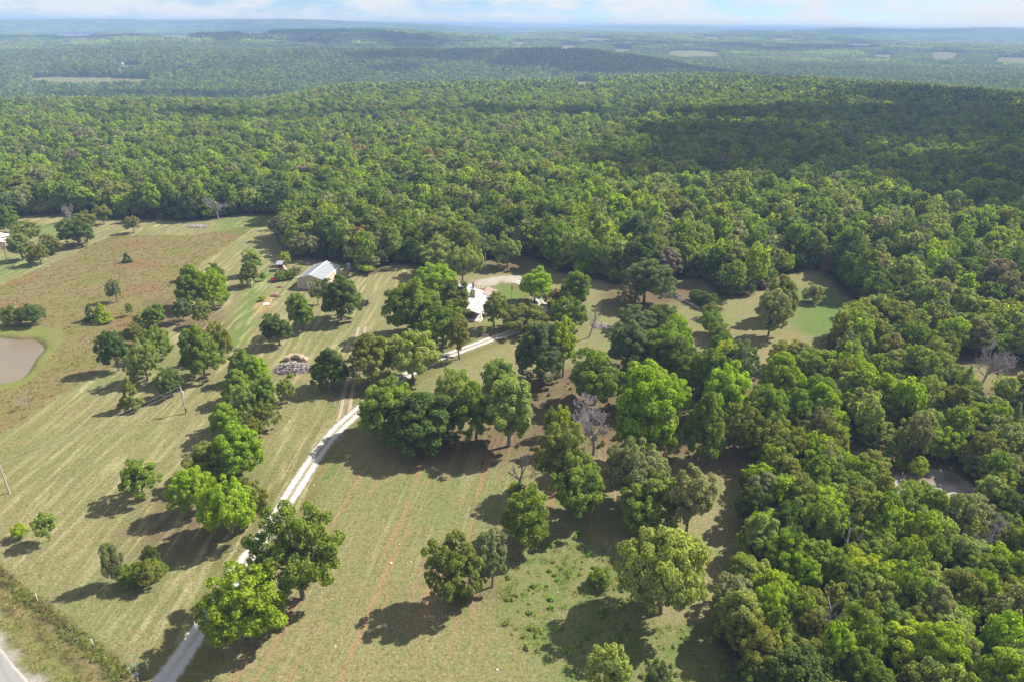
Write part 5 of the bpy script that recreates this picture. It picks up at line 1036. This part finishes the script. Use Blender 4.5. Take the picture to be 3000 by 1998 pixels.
heap('scrap_pile', 807, 869, 1.7, .8, .6, 60, 1.0, M_RUST, 'rust coloured scrap heap by the bare dirt patch', 'scrap', 3, (.04, .12)); heap('scrap_pile', 818, 843, .9, .6, .35, 30, .8, M_RUST, 'small low rusty scrap heap north of the larger one', 'scrap', 4, (.04, .1))
heap('branch_pile', 1965, 868, 3.4, 2.2, 1.5, 360, 1.8, M_STICK, 'purplish heap of cut branches at the crown of the fallen tree', 'brush pile', 6, (.02, .06), [M_STICKD]); heap('branch_pile', 1762, 958, 2.8, 2.0, .9, 260, 1.8, M_ASH, 'pale fallen branches beside the dead branching tree', 'brush pile', 7, (.02, .05), [M_STICK])
heap('log_pile', 1418, 985, 1.8, .7, .5, 50, 1.0, M_STICKD, 'dark stacked firewood on the lawn edge by the drive', 'wood pile', 8, (.06, .12))
for u, v, rz in ((842, 1056, .2), (855, 1050, .5), (872, 1050, -.3), (884, 1054, .9), (896, 1060, 1.2)):
    p = G(u, v); o = empty('hay_bale', p[0], p[1], 0, rz); tag(o, 'old round hay bale behind the big debris heap', 'hay bale', 'hay bales behind the debris heap'); MB().tube([(-.7, 0, .72), (-.6, 0, .72), (.6, 0, .72), (.7, 0, .72)], [.62, .72, .72, .62], 14).build('roll', M_HAY, o); MB().tube([(.69, 0, .72), (.72, 0, .72)], .5, 12).build('end', M_STICK, o)
a_, b_ = G(1968, 868), G(2048, 908); o = empty('fallen_tree', b_[0], b_[1], 0); tag(o, 'long grey fallen tree trunk lying across the open ground', 'fallen tree'); d_ = Vector((a_[0] - b_[0], a_[1] - b_[1], 0)); MB().tube([(0, 0, .35), d_ * .5 + Vector((0, 0, .5)), d_ + Vector((0, 0, .8))], [.34, .26, .12], 8).build('trunk', M_BARE, o)
for t, s in ((.55, 1), (.7, -1), (.8, 1), (.9, -1)): q = d_ * t + Vector((0, 0, .55)); MB().tube([q, q + d_.normalized() * 1.2 + Vector((s * .3, s * 1.1, .7)), q + d_.normalized() * 2.2 + Vector((s * .6, s * 1.8, 1.0))], [.11, .07, .03], 5).build('branch', M_BARE, o)
for u, v, rz, l in ((925, 770, .1, 2.6), (905, 768, .3, 2.0), (902, 774, .2, 1.6)):
    p = G(u, v); mb = MB(); [mb.box((random.uniform(-.1, .1), j * .3 - .3, .12 + .1 * (j % 2)), (l, .22, .14), random.uniform(-.06, .06)) for j in range(4)]; tag(mb.build('lumber_stack', M_ASH if l < 2 else M_RUST, None, loc=(p[0], p[1], 0), rot=(0, 0, rz)), {2.6: 'rusty lumber stack behind the barn', 2.0: 'dark narrow lumber stack near the open shed side', 1.6: 'short pale board stack behind the barn'}[l], 'lumber')
p = G(780, 893); mb = MB(); vv = [(i * .45 - .9, j * .45 - .65, .12 + .18 * random.random()) for j in range(4) for i in range(5)]; mb.add(vv, [(j * 5 + i, j * 5 + i + 1, j * 5 + i + 6, j * 5 + i + 5) for j in range(3) for i in range(4)]); tag(mb.build('tarp', M_WHITE, None, loc=(p[0], p[1], 0)), 'crumpled white tarp on the bare dirt patch', 'tarp')
def stone(u, v, s, label, mat=M_CONC):
    p = G(u, v); bm = bmesh.new(); bmesh.ops.create_icosphere(bm, subdivisions=2, radius=s)
    for q in bm.verts: q.co *= random.uniform(.8, 1.15); q.co.z *= .6
    me = bpy.data.meshes.new('stone'); bm.to_mesh(me); bm.free(); me.materials.append(mat); tag(link('stone', me, loc=(p[0], p[1], s * .2)), label, 'stone', 'pale stones lying in the fields')
for u, v, s in ((1145, 1650, .26), (1170, 1594, .13), (1204, 1645, .12), (982, 1893, .15), (847, 1234, .22), (833, 1258, .2), (1456, 1962, .22), (1634, 1734, .14), (920, 1421, .14), (691, 1613, .1), (794, 883, .25)): stone(u, v, s, 'pale stone lying in the mown grass')
stone(1128, 1833, .36, 'dark grey boulder in the tan field', M_POST)

# ------------------------------------------------------------------ clouds overhead, whose shade falls on the hills
mcl, nt, out = new_mat('cloud_white'); N = NT(nt); d = N.n('ShaderNodeBsdfDiffuse', {'Color': (.85, .85, .86)}); t = N.n('ShaderNodeBsdfTranslucent', {'Color': (.8, .8, .82)}); mx_ = N.n('ShaderNodeMixShader', {0: .5}); nt.links.new(d.outputs[0], mx_.inputs[1]); nt.links.new(t.outputs[0], mx_.inputs[2]); tr_ = N.n('ShaderNodeBsdfTransparent'); mx2 = N.n('ShaderNodeMixShader', {0: .42}); nt.links.new(mx_.outputs[0], mx2.inputs[1]); nt.links.new(tr_.outputs[0], mx2.inputs[2]); nt.links.new(mx2.outputs[0], out.inputs[0])   # thin, lets some sun through
def cloud(sx, sy, rx, ry, alt, seed, rot=0.0):
    """a cumulus standing up-sun of the ground point (sx, sy)"""
    rg = random.Random(seed); off = alt / math.tan(SUN_EL); cx_, cy2 = sx + math.sin(SUN_AZ) * off, sy + math.cos(SUN_AZ) * off
    bm = bmesh.new(); n = 42
    for i in range(n):
        a = rg.uniform(0, 6.283); q = math.sqrt(rg.random()) * .85; r = min(rx, ry) * rg.uniform(.22, .42) * (1.1 - .5 * q)
        x_, y_ = rx * q * math.cos(a), ry * q * math.sin(a); xx = x_ * math.cos(rot) - y_ * math.sin(rot); yy = x_ * math.sin(rot) + y_ * math.cos(rot)
        mt = Matrix.Translation((xx, yy, rg.uniform(0, .25) * min(rx, ry))) @ Matrix.Diagonal((1, 1, .6, 1)); bmesh.ops.create_icosphere(bm, subdivisions=3, radius=r, matrix=mt)
    for v in bm.verts:
        k = .05 * min(rx, ry); v.co += Vector((math.sin(v.co.y / k + v.co.z / k), math.sin(v.co.x / k * 1.1 + 1), math.sin(v.co.x / k * .8 + v.co.y / k))) * k * .25
    me = bpy.data.meshes.new('cloud'); bm.to_mesh(me); bm.free(); me.materials.append(mcl); me.polygons.foreach_set('use_smooth', np.ones(len(me.polygons), bool))
    tag(link('cloud', me, loc=(cx_, cy2, alt)), None, None, kind='structure')
cloud(330, 540, 340, 190, 900, 1, .5); cloud(300, 345, 120, 95, 900, 11, .5); cloud(520, 520, 200, 120, 900, 15, .3); cloud(-250, 640, 160, 45, 950, 12, 0); cloud(90, 660, 210, 60, 900, 2, -.1); cloud(560, 900, 300, 120, 950, 3, .2); cloud(150, 1900, 900, 260, 1000, 4, 0); cloud(-700, 2700, 600, 250, 1000, 14, .1); cloud(-500, 1250, 300, 90, 1000, 5, .1); cloud(900, 3200, 900, 300, 1000, 6); cloud(-1500, 3000, 900, 260, 1000, 7); cloud(-900, 5500, 1500, 700, 1100, 8); cloud(2200, 6000, 1800, 600, 1100, 9)

# ------------------------------------------------------------------ haze
zmin = float(ZZ.min()); hb = MB().box((0, 18000, (100 + zmin - 1) / 2), (84600, 48600, 100 - (zmin - 1))); mh, nt, out = new_mat('haze_air'); N = NT(nt)
pv = N.n('ShaderNodeVolumePrincipled', {'Color': (0.40, 0.60, 1.0), 'Density': HAZE, 'Anisotropy': 0.0}); nt.links.new(pv.outputs[0], out.inputs['Volume'])
gxmin, gxmax, gymin, gymax = gx[0] - 20, gx[-1] + 20, gy[0] - 20, gy[-1] + 20
hb = MB().box(((gxmin + gxmax) / 2, (gymin + gymax) / 2, (100 + zmin - 1) / 2), (gxmax - gxmin, gymax - gymin, 100 - (zmin - 1)))
tag(hb.build('haze', mh), 'thin blue haze over the far hills', 'haze', kind='stuff')
print('singles', len(single), 'scatter', len(SP), 'tris', sum(len(m_.loop_triangles) if False else len(m_.polygons) * 2 for m_ in bpy.data.meshes), 'ground', len(quads))
